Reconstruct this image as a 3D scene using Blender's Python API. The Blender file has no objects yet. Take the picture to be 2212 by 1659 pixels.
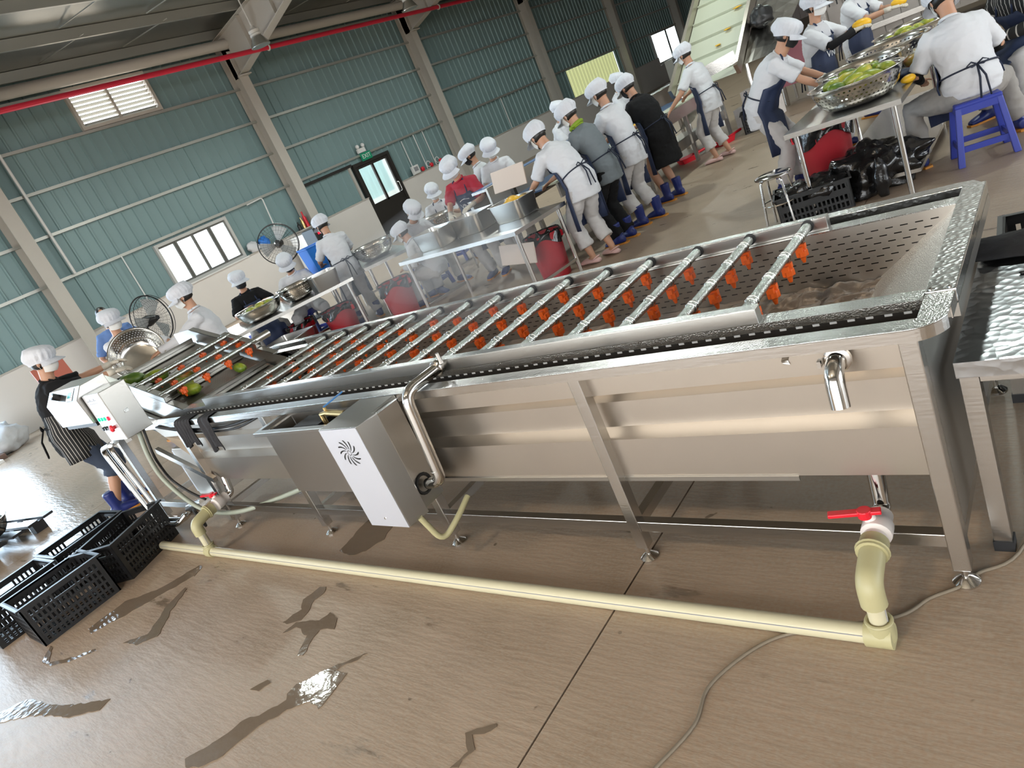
import bpy, bmesh, math, random
from mathutils import Vector, Matrix, Euler, noise
random.seed(7)
PI = math.pi
SC = bpy.context.scene
COL = SC.collection
# ------------------------------------------------------------------ camera
cam_d = bpy.data.cameras.new('camera'); cam = bpy.data.objects.new('camera', cam_d); COL.objects.link(cam)
cam_d.sensor_width = 36.0; cam_d.sensor_fit = 'HORIZONTAL'; cam_d.lens = 36.0 * 1552.6 / 2212.0
cam_d.clip_start = 0.05; cam_d.clip_end = 300
RX = ((0.7481785592, -0.0895857686, -0.6574216558), (0.5367983709, -0.5006373121, 0.6791242822), (-0.3899696815, -0.8610091009, -0.3264766082))
cm = Matrix(((RX[0][0], -RX[0][1], -RX[0][2], 0.0), (RX[1][0], -RX[1][1], -RX[1][2], 0.0), (RX[2][0], -RX[2][1], -RX[2][2], 1.76), (0, 0, 0, 1)))
cam.matrix_world = cm
SC.camera = cam
# ------------------------------------------------------------------ world, exposure, large lights
w = bpy.data.worlds.new('world'); SC.world = w; w.use_nodes = True
bg = w.node_tree.nodes['Background']; bg.inputs[0].default_value = (0.90, 0.96, 1.0, 1); bg.inputs[1].default_value = 7.0
SC.view_settings.view_transform = 'Standard'; SC.view_settings.look = 'None'; SC.view_settings.gamma = 1.0
SC.view_settings.use_curve_mapping = False; SC.view_settings.exposure = -0.22
SC.cycles.use_denoising = True; SC.cycles.max_bounces = 6; SC.cycles.diffuse_bounces = 2; SC.cycles.glossy_bounces = 3
SC.cycles.use_adaptive_sampling = True; SC.cycles.adaptive_threshold = 0.07
SC.cycles.transmission_bounces = 4; SC.cycles.transparent_max_bounces = 8; SC.cycles.sample_clamp_indirect = 8.0
SC.cycles.caustics_reflective = False; SC.cycles.caustics_refractive = False
def area(name, loc, rot, sx, sy, power, color):
    l = bpy.data.lights.new(name, 'AREA'); l.shape = 'RECTANGLE'; l.size = sx; l.size_y = sy; l.energy = power; l.color = color
    o = bpy.data.objects.new(name, l); COL.objects.link(o); o.location = loc; o.rotation_euler = [math.radians(a) for a in rot]; return o
# daylight through the openings of the hall (built below), plus one added side fill
area('daylight_gate', (-16.3, -0.5, 2.2), (0, -90, 0), 4.2, 8.0, 760, (0.40, 0.70, 1.0))
area('daylight_front_door', (-2.0, -7.8, 2.8), (90, 0, 0), 16.0, 5.4, 330, (1.0, 0.80, 0.60))
area('side_fill', (9.7, 13.0, 2.3), (0, 90, 0), 4.4, 12.0, 260, (0.95, 0.98, 1.0))  # added unseen fill from the right, no bright door known there
area('window_daylight', (-16.3, 9.25, 1.77), (0, -90, 0), 0.95, 1.85, 160, (0.9, 0.96, 1.0))
# ------------------------------------------------------------------ materials
MATS = {}
def _new(name):
    m = bpy.data.materials.new(name); m.use_nodes = True; nt = m.node_tree
    return m, nt, nt.nodes['Principled BSDF']
def N(nt, kind, **kw):
    n = nt.nodes.new(kind)
    for k, v in kw.items(): setattr(n, k, v)
    return n
def mat(name, col, rough=0.5, metal=0.0, bump=0.0, bscale=30.0, var=0.0, vscale=6.0, spec=0.5, stretch=None, trans=0.0, alpha=1.0, emit=None, estr=0.0, coat=0.0, sheen=0.0):
    if name in MATS: return MATS[name]
    m, nt, b = _new(name); L = nt.links
    b.inputs['Base Color'].default_value = (*col, 1); b.inputs['Roughness'].default_value = rough; b.inputs['Metallic'].default_value = metal
    b.inputs['Specular IOR Level'].default_value = spec; b.inputs['Transmission Weight'].default_value = trans; b.inputs['Alpha'].default_value = alpha
    b.inputs['Coat Weight'].default_value = coat
    if sheen: b.inputs['Sheen Weight'].default_value = sheen
    if emit: b.inputs['Emission Color'].default_value = (*emit, 1); b.inputs['Emission Strength'].default_value = estr
    if bump or var:
        tc = N(nt, 'ShaderNodeTexCoord'); mp = N(nt, 'ShaderNodeMapping')
        L.new(tc.outputs['Object'], mp.inputs[0])
        if stretch: mp.inputs['Scale'].default_value = stretch
    if bump:
        nz = N(nt, 'ShaderNodeTexNoise'); nz.inputs['Scale'].default_value = bscale; nz.inputs['Detail'].default_value = 3
        L.new(mp.outputs[0], nz.inputs['Vector'])
        bp = N(nt, 'ShaderNodeBump'); bp.inputs['Strength'].default_value = bump; bp.inputs['Distance'].default_value = 0.01
        L.new(nz.outputs['Fac'], bp.inputs['Height']); L.new(bp.outputs[0], b.inputs['Normal'])
    if var:
        n2 = N(nt, 'ShaderNodeTexNoise'); n2.inputs['Scale'].default_value = vscale; n2.inputs['Detail'].default_value = 4
        L.new(mp.outputs[0], n2.inputs['Vector'])
        mx = N(nt, 'ShaderNodeMixRGB'); mx.inputs[1].default_value = (*[c * (1 - var) for c in col], 1); mx.inputs[2].default_value = (*[min(1, c * (1 + var)) for c in col], 1)
        L.new(n2.outputs['Fac'], mx.inputs[0]); L.new(mx.outputs[0], b.inputs['Base Color'])
    MATS[name] = m; return m
STEEL = mat('brushed_steel', (0.62, 0.60, 0.57), 0.25, 1.0, bump=0.05, bscale=90, stretch=(0.15, 1, 1))
STEEL_P = mat('panel_steel', (0.56, 0.51, 0.45), 0.36, 1.0, bump=0.012, bscale=30, var=0.05)
STEEL_S = mat('satin_sheet', (0.48, 0.47, 0.445), 0.30, 1.0, bump=0.03, bscale=60)
CHROME = mat('polished_steel', (0.72, 0.71, 0.69), 0.10, 1.0)
BOWL = mat('bowl_steel', (0.66, 0.65, 0.62), 0.16, 1.0, bump=0.03, bscale=14)
DARKSTEEL_SHADE = mat('dark_steel_and_shade', (0.055, 0.05, 0.045), 0.45, 0.6)  # dark parts; on the slotted strip the colour stands in for shade
def wet_steel(name, scale, strength, col=(0.66, 0.67, 0.66), rough=0.22):
    m, nt, b = _new(name); L = nt.links
    b.inputs['Base Color'].default_value = (*col, 1); b.inputs['Metallic'].default_value = 1.0; b.inputs['Roughness'].default_value = rough
    tc = N(nt, 'ShaderNodeTexCoord'); vo = N(nt, 'ShaderNodeTexVoronoi'); vo.inputs['Scale'].default_value = scale
    nz = N(nt, 'ShaderNodeTexNoise'); nz.inputs['Scale'].default_value = scale * 0.35; nz.inputs['Detail'].default_value = 4
    L.new(tc.outputs['Object'], vo.inputs['Vector']); L.new(tc.outputs['Object'], nz.inputs['Vector'])
    ad = N(nt, 'ShaderNodeMath', operation='MULTIPLY'); L.new(vo.outputs['Distance'], ad.inputs[0]); L.new(nz.outputs['Fac'], ad.inputs[1])
    bp = N(nt, 'ShaderNodeBump'); bp.inputs['Strength'].default_value = strength; bp.inputs['Distance'].default_value = 0.006
    L.new(ad.outputs[0], bp.inputs['Height']); L.new(bp.outputs[0], b.inputs['Normal']); MATS[name] = m; return m
WET = wet_steel('wet_steel', 190, 0.22); WETBIG = wet_steel('wet_steel_pooled', 60, 0.35)
ORANGE = mat('orange_plastic', (0.85, 0.13, 0.015), 0.35)
PVC = mat('cream_pvc', (0.58, 0.53, 0.36), 0.38, var=0.06, vscale=12)
PVCD = mat('olive_fitting', (0.44, 0.40, 0.22), 0.45, var=0.06, vscale=9)
WHITEP = mat('white_plastic', (0.78, 0.72, 0.68), 0.45)
RED = mat('red_plastic', (0.68, 0.015, 0.03), 0.35)
REDBIN = mat('red_bin', (0.42, 0.02, 0.03), 0.45, var=0.1)
REDPIPE = mat('red_paint', (0.62, 0.02, 0.05), 0.35)
BLACKP = mat('black_plastic', (0.010, 0.010, 0.011), 0.38)
GREYCRATE = mat('charcoal_crate', (0.03, 0.032, 0.034), 0.45)
BAG = mat('black_bag', (0.012, 0.012, 0.013), 0.16, bump=0.9, bscale=16, coat=0.3)
RUBBER = mat('black_rubber', (0.015, 0.015, 0.016), 0.6)
BLUEP = mat('blue_plastic', (0.035, 0.055, 0.36), 0.4)
BLUEB = mat('bright_blue_plastic', (0.03, 0.22, 0.75), 0.4)
TEAL = mat('teal_sheet', (0.225, 0.335, 0.34), 0.45, 0.1, var=0.06, vscale=1.2)
GREYP = mat('grey_paint', (0.52, 0.49, 0.44), 0.5, var=0.04)
GREYW = mat('window_grey', (0.55, 0.55, 0.53), 0.4)
DADO = mat('white_wall', (0.74, 0.70, 0.66), 0.7, var=0.04, vscale=2)
ROOF = mat('roof_foil', (0.42, 0.43, 0.41), 0.34, 0.85, bump=0.25, bscale=5)
PURLIN = mat('galvanised', (0.50, 0.50, 0.46), 0.4, 0.7)
DOORM = mat('dark_door', (0.025, 0.022, 0.02), 0.4)
GLASS = mat('window_glass', (0.9, 0.97, 0.98), 0.05, trans=1.0)
SKIN = mat('skin', (0.50, 0.27, 0.17), 0.5)
HAIR = mat('black_hair', (0.012, 0.010, 0.009), 0.4)
WHITEC = mat('white_cotton', (0.66, 0.67, 0.70), 0.8, bump=0.8, bscale=9)
CAPC = mat('white_cap_cloth', (0.66, 0.68, 0.73), 0.75, bump=0.6, bscale=30)
PANTS = mat('off_white_trousers', (0.56, 0.54, 0.53), 0.8, bump=0.5, bscale=9)
GREYT = mat('grey_trousers', (0.30, 0.28, 0.26), 0.8, bump=0.4, bscale=9)
GREYS = mat('grey_shirt', (0.16, 0.185, 0.20), 0.8, bump=0.4, bscale=10)
BLACKC = mat('black_cloth', (0.010, 0.010, 0.011), 0.9, spec=0.25, bump=0.4, bscale=12)
NAVY = mat('navy_apron', (0.018, 0.03, 0.075), 0.65, bump=0.25, bscale=8)
REDC = mat('red_shirt', (0.36, 0.015, 0.035), 0.75, bump=0.4, bscale=12)
BLUES = mat('blue_shirt', (0.12, 0.22, 0.48), 0.8, bump=0.4, bscale=12)
DENIM = mat('dark_denim', (0.035, 0.05, 0.085), 0.8, bump=0.4, bscale=14, var=0.35, vscale=5)
MASKW = mat('white_mask', (0.80, 0.79, 0.76), 0.8)
MASKB = mat('black_mask', (0.012, 0.012, 0.013), 0.7)
MASKBL = mat('blue_mask', (0.22, 0.48, 0.55), 0.8)
GLOVE = mat('pale_glove', (0.62, 0.57, 0.48), 0.7, bump=0.2, bscale=60)
BOOT = mat('blue_boot', (0.012, 0.025, 0.16), 0.4)
BOOTS = mat('amber_sole', (0.62, 0.25, 0.03), 0.5)
CLOG = mat('pink_clog', (0.68, 0.45, 0.42), 0.6)
GREENSC = mat('green_scarf', (0.22, 0.33, 0.02), 0.8)
WIRE = mat('black_wire', (0.012, 0.012, 0.012), 0.4)
HOSE = mat('green_grey_hose', (0.33, 0.36, 0.29), 0.45)
GREYCABLE = mat('grey_cable', (0.22, 0.18, 0.13), 0.55)
BELTW = mat('white_belt', (0.52, 0.54, 0.42), 0.45)
BELTB = mat('blue_belt', (0.05, 0.10, 0.20), 0.5)
BOARD = mat('pale_board', (0.68, 0.56, 0.47), 0.5)
CARDB = mat('printed_carton', (0.66, 0.60, 0.56), 0.7, var=0.2, vscale=14)
MANGOY = mat('peeled_mango', (0.85, 0.48, 0.02), 0.4, var=0.15)
BRASS = mat('brass', (0.55, 0.40, 0.18), 0.3, 1.0)
BLUEH = mat('blue_handle', (0.03, 0.16, 0.40), 0.4)
WHITEPAINT = mat('white_paint', (0.80, 0.80, 0.79), 0.4)
SCREEN = mat('teal_screen', (0.05, 0.32, 0.34), 0.2, emit=(0.1, 0.5, 0.5), estr=0.3)
GREENL = mat('green_lit_button', (0.02, 0.7, 0.25), 0.3, emit=(0.0, 0.9, 0.3), estr=1.2)
REDL = mat('red_lit_button', (0.8, 0.01, 0.04), 0.3, emit=(1.0, 0.02, 0.06), estr=0.8)
INK = mat('grey_ink', (0.30, 0.30, 0.32), 0.7)
LAMPG = mat('lamp_glow', (1, 1, 0.95), 0.4, emit=(1.0, 0.97, 0.9), estr=2.5)
EXITG = mat('exit_green', (0.01, 0.16, 0.08), 0.4, emit=(0.0, 0.35, 0.18), estr=0.25)
ORCRATE = mat('orange_crate', (0.80, 0.20, 0.05), 0.45)
# ------------------------------------------------------------------ mesh helpers
def frame(d):
    d = d.normalized(); a = Vector((0, 0, 1)) if abs(d.z) < 0.95 else Vector((1, 0, 0))
    u = d.cross(a).normalized(); return u, u.cross(d).normalized()
def fillet(pts, r, n=6):
    pts = [Vector(p) for p in pts]; out = [pts[0]]
    for i in range(1, len(pts) - 1):
        a, b, c = pts[i - 1], pts[i], pts[i + 1]; d1 = (a - b); d2 = (c - b)
        k = min(r, d1.length * 0.49, d2.length * 0.49); p1 = b + d1.normalized() * k; p2 = b + d2.normalized() * k
        for j in range(n + 1):
            t = j / n; out.append(p1 * (1 - t) ** 2 + b * 2 * t * (1 - t) + p2 * t * t)
    out.append(pts[-1]); return out
def smoothpath(pts, n=6):
    P = [Vector(p) for p in pts]; out = []
    for i in range(len(P) - 1):
        p0 = P[max(0, i - 1)]; p1 = P[i]; p2 = P[i + 1]; p3 = P[min(len(P) - 1, i + 2)]
        for j in range(n):
            t = j / n; out.append(0.5 * ((2 * p1) + (p2 - p0) * t + (2 * p0 - 5 * p1 + 4 * p2 - p3) * t * t + (3 * p1 - p0 - 3 * p2 + p3) * t ** 3))
    out.append(P[-1]); return out
class MB:
    def __init__(s): s.v = []; s.f = []
    def add(s, vs, fs):
        o = len(s.v); s.v += [Vector(x) for x in vs]; s.f += [tuple(i + o for i in f) for f in fs]; return s
    def box(s, x0, x1, y0, y1, z0, z1):
        return s.add([(x0, y0, z0), (x1, y0, z0), (x1, y1, z0), (x0, y1, z0), (x0, y0, z1), (x1, y0, z1), (x1, y1, z1), (x0, y1, z1)],
                     [(0, 3, 2, 1), (4, 5, 6, 7), (0, 1, 5, 4), (1, 2, 6, 5), (2, 3, 7, 6), (3, 0, 4, 7)])
    def obox(s, c, size, rot):
        c = Vector(c); h = Vector(size) / 2
        vs = [c + rot @ Vector((sx * h.x, sy * h.y, sz * h.z)) for sz in (-1, 1) for sx, sy in ((-1, -1), (1, -1), (1, 1), (-1, 1))]
        return s.add(vs, [(0, 3, 2, 1), (4, 5, 6, 7), (0, 1, 5, 4), (1, 2, 6, 5), (2, 3, 7, 6), (3, 0, 4, 7)])
    def bar(s, p0, p1, wd, hg):
        p0 = Vector(p0); p1 = Vector(p1); d = p1 - p0; dn = d.normalized(); up = Vector((0, 0, 1)) if abs(dn.z) < 0.95 else Vector((1, 0, 0))
        x = dn; y = up.cross(x).normalized(); z = x.cross(y)
        return s.obox((p0 + p1) / 2, (d.length, wd, hg), Matrix((x, y, z)).transposed())
    def prism(s, pts, axis, a0, a1):
        n = len(pts)
        def P(p, a): return {'x': (a, p[0], p[1]), 'y': (p[0], a, p[1]), 'z': (p[0], p[1], a)}[axis]
        vs = [P(p, a0) for p in pts] + [P(p, a1) for p in pts]
        return s.add(vs, [tuple(range(n))[::-1], tuple(range(n, 2 * n))] + [(i, (i + 1) % n, n + (i + 1) % n, n + i) for i in range(n)])
    def tube(s, pts, r, n=10, caps=True):
        pts = [Vector(p) for p in pts]; m = len(pts); rs = r if isinstance(r, (list, tuple)) else [r] * m
        d = pts[1] - pts[0]; u, v = frame(d); vs = []; fs = []
        for i in range(m):
            t = (pts[min(i + 1, m - 1)] - pts[max(i - 1, 0)]).normalized()
            u = (u - t * u.dot(t)).normalized(); v = t.cross(u)
            for k in range(n):
                a = 2 * PI * k / n; vs.append(pts[i] + (u * math.cos(a) + v * math.sin(a)) * rs[i])
        for i in range(m - 1):
            for k in range(n):
                a = i * n + k; b = i * n + (k + 1) % n; fs.append((a, b, b + n, a + n))
        if caps: fs.append(tuple(range(n))[::-1]); fs.append(tuple(range((m - 1) * n, m * n)))
        return s.add(vs, fs)
    def ring(s, c, ax, R, r, n=18, k=6):
        u, v = frame(Vector(ax)); c = Vector(c); a = Vector(ax).normalized(); vs = []; fs = []
        for i in range(n):
            t = 2 * PI * i / n; d = u * math.cos(t) + v * math.sin(t)
            for j in range(k):
                q = 2 * PI * j / k; vs.append(c + d * (R + r * math.cos(q)) + a * r * math.sin(q))
        for i in range(n):
            for j in range(k): fs.append((i * k + j, ((i + 1) % n) * k + j, ((i + 1) % n) * k + (j + 1) % k, i * k + (j + 1) % k))
        return s.add(vs, fs)
    def lathe(s, prof, c=(0, 0, 0), n=24, ax=(0, 0, 1), mod=None):
        c = Vector(c); a = Vector(ax).normalized()
        u, v = (Vector((1, 0, 0)), Vector((0, 1, 0))) if abs(a.z) > 0.99 else frame(a)
        vs = []; fs = []; m = len(prof)
        for (r, z) in prof:
            for k in range(n):
                t = 2 * PI * k / n; rr = r * (mod(t, z) if mod else 1); vs.append(c + (u * math.cos(t) + v * math.sin(t)) * rr + a * z)
        for i in range(m - 1):
            for k in range(n): fs.append((i * n + k, i * n + (k + 1) % n, (i + 1) * n + (k + 1) % n, (i + 1) * n + k))
        if prof[0][0] > 1e-5: fs.append(tuple(range(n))[::-1])
        if prof[-1][0] > 1e-5: fs.append(tuple(range((m - 1) * n, m * n)))
        return s.add(vs, fs)
    def ell(s, c, rad, rot=None, nu=16, nv=10, fn=None):
        c = Vector(c); vs = []; fs = []
        for j in range(nv + 1):
            ph = -PI / 2 + PI * j / nv
            for k in range(nu):
                t = 2 * PI * k / nu; p = Vector((math.cos(ph) * math.cos(t), math.cos(ph) * math.sin(t), math.sin(ph)))
                if fn: p = fn(p)
                p = Vector((p.x * rad[0], p.y * rad[1], p.z * rad[2]))
                vs.append(c + (rot @ p if rot else p))
        for j in range(nv):
            for k in range(nu): fs.append((j * nu + k, j * nu + (k + 1) % nu, (j + 1) * nu + (k + 1) % nu, (j + 1) * nu + k))
        return s.add(vs, fs)
    def grid(s, fn, nu, nv, flip=False):
        vs = [fn(i / nu, j / nv) for j in range(nv + 1) for i in range(nu + 1)]; fs = []
        for j in range(nv):
            for i in range(nu):
                a = j * (nu + 1) + i; q = (a, a + 1, a + nu + 2, a + nu + 1); fs.append(q[::-1] if flip else q)
        return s.add(vs, fs)
    def loft(s, rings, caps=True):
        n = len(rings[0]); m = len(rings); vs = [p for r in rings for p in r]; fs = []
        for i in range(m - 1):
            for k in range(n): fs.append((i * n + k, i * n + (k + 1) % n, (i + 1) * n + (k + 1) % n, (i + 1) * n + k))
        if caps: fs.append(tuple(range(n))[::-1]); fs.append(tuple(range((m - 1) * n, m * n)))
        return s.add(vs, fs)
    def xf(s, M): s.v = [M @ p for p in s.v]; return s
    def mesh(s, name, smooth=False, Minv=None):
        me = bpy.data.meshes.new(name); vv = [Minv @ p for p in s.v] if Minv else s.v
        me.from_pydata([tuple(p) for p in vv], [], s.f); 
        bm = bmesh.new(); bm.from_mesh(me); bmesh.ops.remove_doubles(bm, verts=bm.verts, dist=1e-5) if len(s.v) < 4000 else None
        bmesh.ops.recalc_face_normals(bm, faces=bm.faces); bm.to_mesh(me); bm.free()
        if smooth: me.polygons.foreach_set('use_smooth', [True] * len(me.polygons))
        me.update(); return me
    def build(s, name, m, parent=None, smooth=False, bev=0.0, auto=None):
        Mi = WM[parent.name].inverted() if parent is not None else None
        me = s.mesh(name, smooth, Mi); me.materials.append(m)
        if auto: 
            me.polygons.foreach_set('use_smooth', [True] * len(me.polygons))
            try: me.set_sharp_from_angle(angle=math.radians(auto))
            except Exception: pass
        return link(name, me, parent, bev)
WM = {}
def link(name, me, parent=None, bev=0.0):
    o = bpy.data.objects.new(name, me); COL.objects.link(o)
    if parent is not None: o.parent = parent; WM[o.name] = WM[parent.name]
    else: WM[o.name] = Matrix()
    if bev:
        b = o.modifiers.new('bevel', 'BEVEL'); b.width = bev; b.segments = 2; b.limit_method = 'ANGLE'; b.angle_limit = math.radians(50)
    return o
def tag(o, label, cat, group=None, kind=None):
    if label: o['label'] = label
    if cat: o['category'] = cat
    if group: o['group'] = group
    if kind: o['kind'] = kind
    return o
def thing(name, label, cat, loc=(0, 0, 0), rz=0.0, group=None, kind=None):
    o = bpy.data.objects.new(name, None); COL.objects.link(o); o.location = loc; o.rotation_euler = (0, 0, rz); o.empty_display_size = 0.1
    WM[o.name] = Matrix.Translation(loc) @ Matrix.Rotation(rz, 4, 'Z'); return tag(o, label, cat, group, kind)
def struct(o): o['kind'] = 'structure'; return o
def place(me, name, parent, M, mtl=None):
    "instance of shared mesh data as a part, M in the parent's local frame"
    o = bpy.data.objects.new(name, me); COL.objects.link(o)
    if parent is not None: o.parent = parent
    o.matrix_local = M; WM[o.name] = (WM[parent.name] if parent is not None else Matrix()) @ M; return o
def copy_tree(o, parent=None):
    c = o.copy(); COL.objects.link(c); c.parent = parent
    for ch in [x for x in o.children]: copy_tree(ch, c)
    return c
T = Matrix.Translation
def RZ(a): return Matrix.Rotation(a, 4, 'Z')
def RXm(a): return Matrix.Rotation(a, 4, 'X')
def RYm(a): return Matrix.Rotation(a, 4, 'Y')
# ------------------------------------------------------------------ floor
def floor_material():
    m, nt, b = _new('wet_concrete'); L = nt.links
    geo = N(nt, 'ShaderNodeNewGeometry')
    def noise_at(scale, detail, rot=0.0, sc=(1, 1, 1), rough=0.55):
        mp = N(nt, 'ShaderNodeMapping'); mp.inputs['Rotation'].default_value = (0, 0, rot); mp.inputs['Scale'].default_value = sc
        L.new(geo.outputs['Position'], mp.inputs[0]); n = N(nt, 'ShaderNodeTexNoise'); n.inputs['Scale'].default_value = scale
        n.inputs['Detail'].default_value = detail; n.inputs['Roughness'].default_value = rough; L.new(mp.outputs[0], n.inputs['Vector']); return n
    def ramp(src, a, c):
        r = N(nt, 'ShaderNodeMapRange'); r.inputs['From Min'].default_value = a; r.inputs['From Max'].default_value = c; r.clamp = True
        L.new(src, r.inputs['Value']); return r.outputs[0]
    def mix(f, c1, c2):
        x = N(nt, 'ShaderNodeMixRGB'); 
        if isinstance(c1, tuple): x.inputs[1].default_value = (*c1, 1)
        else: L.new(c1, x.inputs[1])
        if isinstance(c2, tuple): x.inputs[2].default_value = (*c2, 1)
        else: L.new(c2, x.inputs[2])
        L.new(f, x.inputs[0]); return x.outputs[0]
    big = noise_at(0.55, 5); mid = noise_at(3.2, 6); fine = noise_at(70, 4)
    c = mix(ramp(big.outputs['Fac'], 0.35, 0.65), (0.37, 0.255, 0.172), (0.43, 0.312, 0.222))
    c = mix(ramp(mid.outputs['Fac'], 0.40, 0.75), c, (0.32, 0.225, 0.15))
    c = mix(ramp(fine.outputs['Fac'], 0.3, 0.8), c, (0.40, 0.33, 0.25))
    st = noise_at(1.5, 6, 0.25, (1.0, 3.6, 1.0), 0.62); wet = ramp(st.outputs['Fac'], 0.63, 0.70)
    spots = noise_at(9, 2); dots = ramp(spots.outputs['Fac'], 0.735, 0.76)
    mxm = N(nt, 'ShaderNodeMath', operation='MAXIMUM'); L.new(wet, mxm.inputs[0]); L.new(dots, mxm.inputs[1])
    c = mix(mxm.outputs[0], c, (0.205, 0.155, 0.11)); L.new(c, b.inputs['Base Color'])
    rr = N(nt, 'ShaderNodeMapRange'); rr.inputs['To Min'].default_value = 0.40; rr.inputs['To Max'].default_value = 0.14; L.new(mxm.outputs[0], rr.inputs['Value'])
    # permanently wet floor towards the gate
    sx = N(nt, 'ShaderNodeSeparateXYZ'); L.new(geo.outputs['Position'], sx.inputs[0]); ga = ramp(sx.outputs[0], -6.2, -7.6)
    gm = N(nt, 'ShaderNodeMath', operation='MULTIPLY'); L.new(ga, gm.inputs[0]); L.new(ramp(sx.outputs[1], 5.0, 3.6), gm.inputs[1])
    rx = N(nt, 'ShaderNodeMapRange'); rx.inputs['To Min'].default_value = 1.0; rx.inputs['To Max'].default_value = 0.45; L.new(gm.outputs[0], rx.inputs['Value'])
    rm = N(nt, 'ShaderNodeMath', operation='MULTIPLY'); L.new(rr.outputs[0], rm.inputs[0]); L.new(rx.outputs[0], rm.inputs[1]); L.new(rm.outputs[0], b.inputs['Roughness']); b.inputs['Specular IOR Level'].default_value = 0.45
    rip = noise_at(7, 4, 0.4, (1.0, 5.0, 1.0)); bp = N(nt, 'ShaderNodeBump'); bp.inputs['Strength'].default_value = 0.16; bp.inputs['Distance'].default_value = 0.02
    L.new(rip.outputs['Fac'], bp.inputs['Height']); L.new(bp.outputs[0], b.inputs['Normal']); return m
FLOORM = floor_material()
fl = MB().box(-16.6, 10, -8, 44, -0.05, -0.016).build('floor', mat('joint_dirt', (0.02, 0.016, 0.012), 0.9)); struct(fl)
fl['label'] = 'tan stained concrete floor with wet streaks'
xs = [-16.6, -14.04, -7.8, -1.56, 4.68, 10]; ys = [-8, -4.2, 12.6, 28.4, 44]
for i in range(5):
    for j in range(4):
        MB().box(xs[i] + .004, xs[i + 1] - .004, ys[j] + .004, ys[j + 1] - .004, -0.02, 0).build('slab', FLOORM, fl)
# ------------------------------------------------------------------ left wall: corrugated sheets over a white dado, columns, girts
YA, YB2, XW = -8.0, 44.0, -16.6
OPEN = [(-4.5, 3.55, 0, 4.3), (8.3, 10.2, 1.27, 2.25), (8.25, 10.2, 4.97, 5.86), (14.72, 16.28, 0, 2.22), (27.6, 32.0, 1.22, 2.32), (36.0, 39.8, 0.9, 2.36)]
DH = 1.22
wl = MB()
cuts = sorted({YA, YB2} | {o[0] for o in OPEN if o[2] < DH} | {o[1] for o in OPEN if o[2] < DH})
for a, c in zip(cuts[:-1], cuts[1:]):
    zt = DH; blocked = [o for o in OPEN if o[2] < DH and o[0] <= a and o[1] >= c]
    if blocked:
        if blocked[0][2] <= 0: continue
        zt = blocked[0][2]
    wl.box(XW, XW + .16, a, c, 0, zt)
wl = wl.build('wall_left', DADO); struct(wl); wl['label'] = 'teal corrugated sheet wall above a white painted dado'
PITCH = 0.27
def corr(y0, y1, z0, z1, x=XW + .03, d=.03, axis='y'):
    prof = []; k0 = math.floor(y0 / PITCH) - 1; k1 = math.ceil(y1 / PITCH) + 1
    for k in range(k0, k1):
        b = k * PITCH
        for off, h in ((0, 0), (.20, 0), (.215, d), (.245, d), (.26, 0)): prof.append((b + off, h))
    prof = [p for p in prof if y0 < p[0] < y1]; prof = [(y0, 0)] + prof + [(y1, 0)]
    vs = []; fs = []
    for (y, h) in prof:
        for z in (z0, z1): vs.append((x + h, y, z) if axis == 'y' else (y, x - h, z))
    for i in range(len(prof) - 1): fs.append((2 * i, 2 * i + 2, 2 * i + 3, 2 * i + 1))
    return MB().add(vs, fs)
W_PAN = 1.08; y = YA
edges = set(); k = 0
while YA + k * W_PAN < YB2 + .01: edges.add(round(YA + k * W_PAN, 3)); k += 1
for o in OPEN: edges |= {o[0], o[1]}
edges = sorted(edges | {YB2})
for a, c in zip(edges[:-1], edges[1:]):
    if c - a < 0.02: continue
    spans = [(DH, 6.35)]
    for o in OPEN:
        if o[0] <= a + 1e-4 and o[1] >= c - 1e-4:
            ns = []
            for (p, q) in spans:
                if o[3] <= p or o[2] >= q: ns.append((p, q)); continue
                if o[2] > p: ns.append((p, o[2]))
                if o[3] < q: ns.append((o[3], q))
            spans = ns
    for (p, q) in spans:
        if q - p > 0.03: corr(a, c, p, q).build('wall_panel', TEAL, wl)
GIRTZ = [2.38, 3.26, 4.10, 4.93, 5.80]
COLY = [-7.5, -0.85, 5.85, 12.42, 19.15, 25.85, 32.5, 39.2]
for i in range(len(COLY) - 1):
    for z in GIRTZ:
        a, c = COLY[i], COLY[i + 1]; segs = [(a, c)]
        for o in OPEN:
            if o[2] < z < o[3]:
                segs = [s for (p, q) in segs for s in ((p, min(q, o[0])), (max(p, o[1]), q)) if s[1] - s[0] > .05]
        for (p, q) in segs: MB().box(XW + .06, XW + .14, p, q, z - .03, z + .03).build('girt', PURLIN, wl)
for a, c in ((3.55, 14.72), (16.28, 36.0), (39.8, 44)): MB().box(XW + .0, XW + .19, a, c, DH - .015, DH + .012).build('ledge', GREYP, wl)
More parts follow.
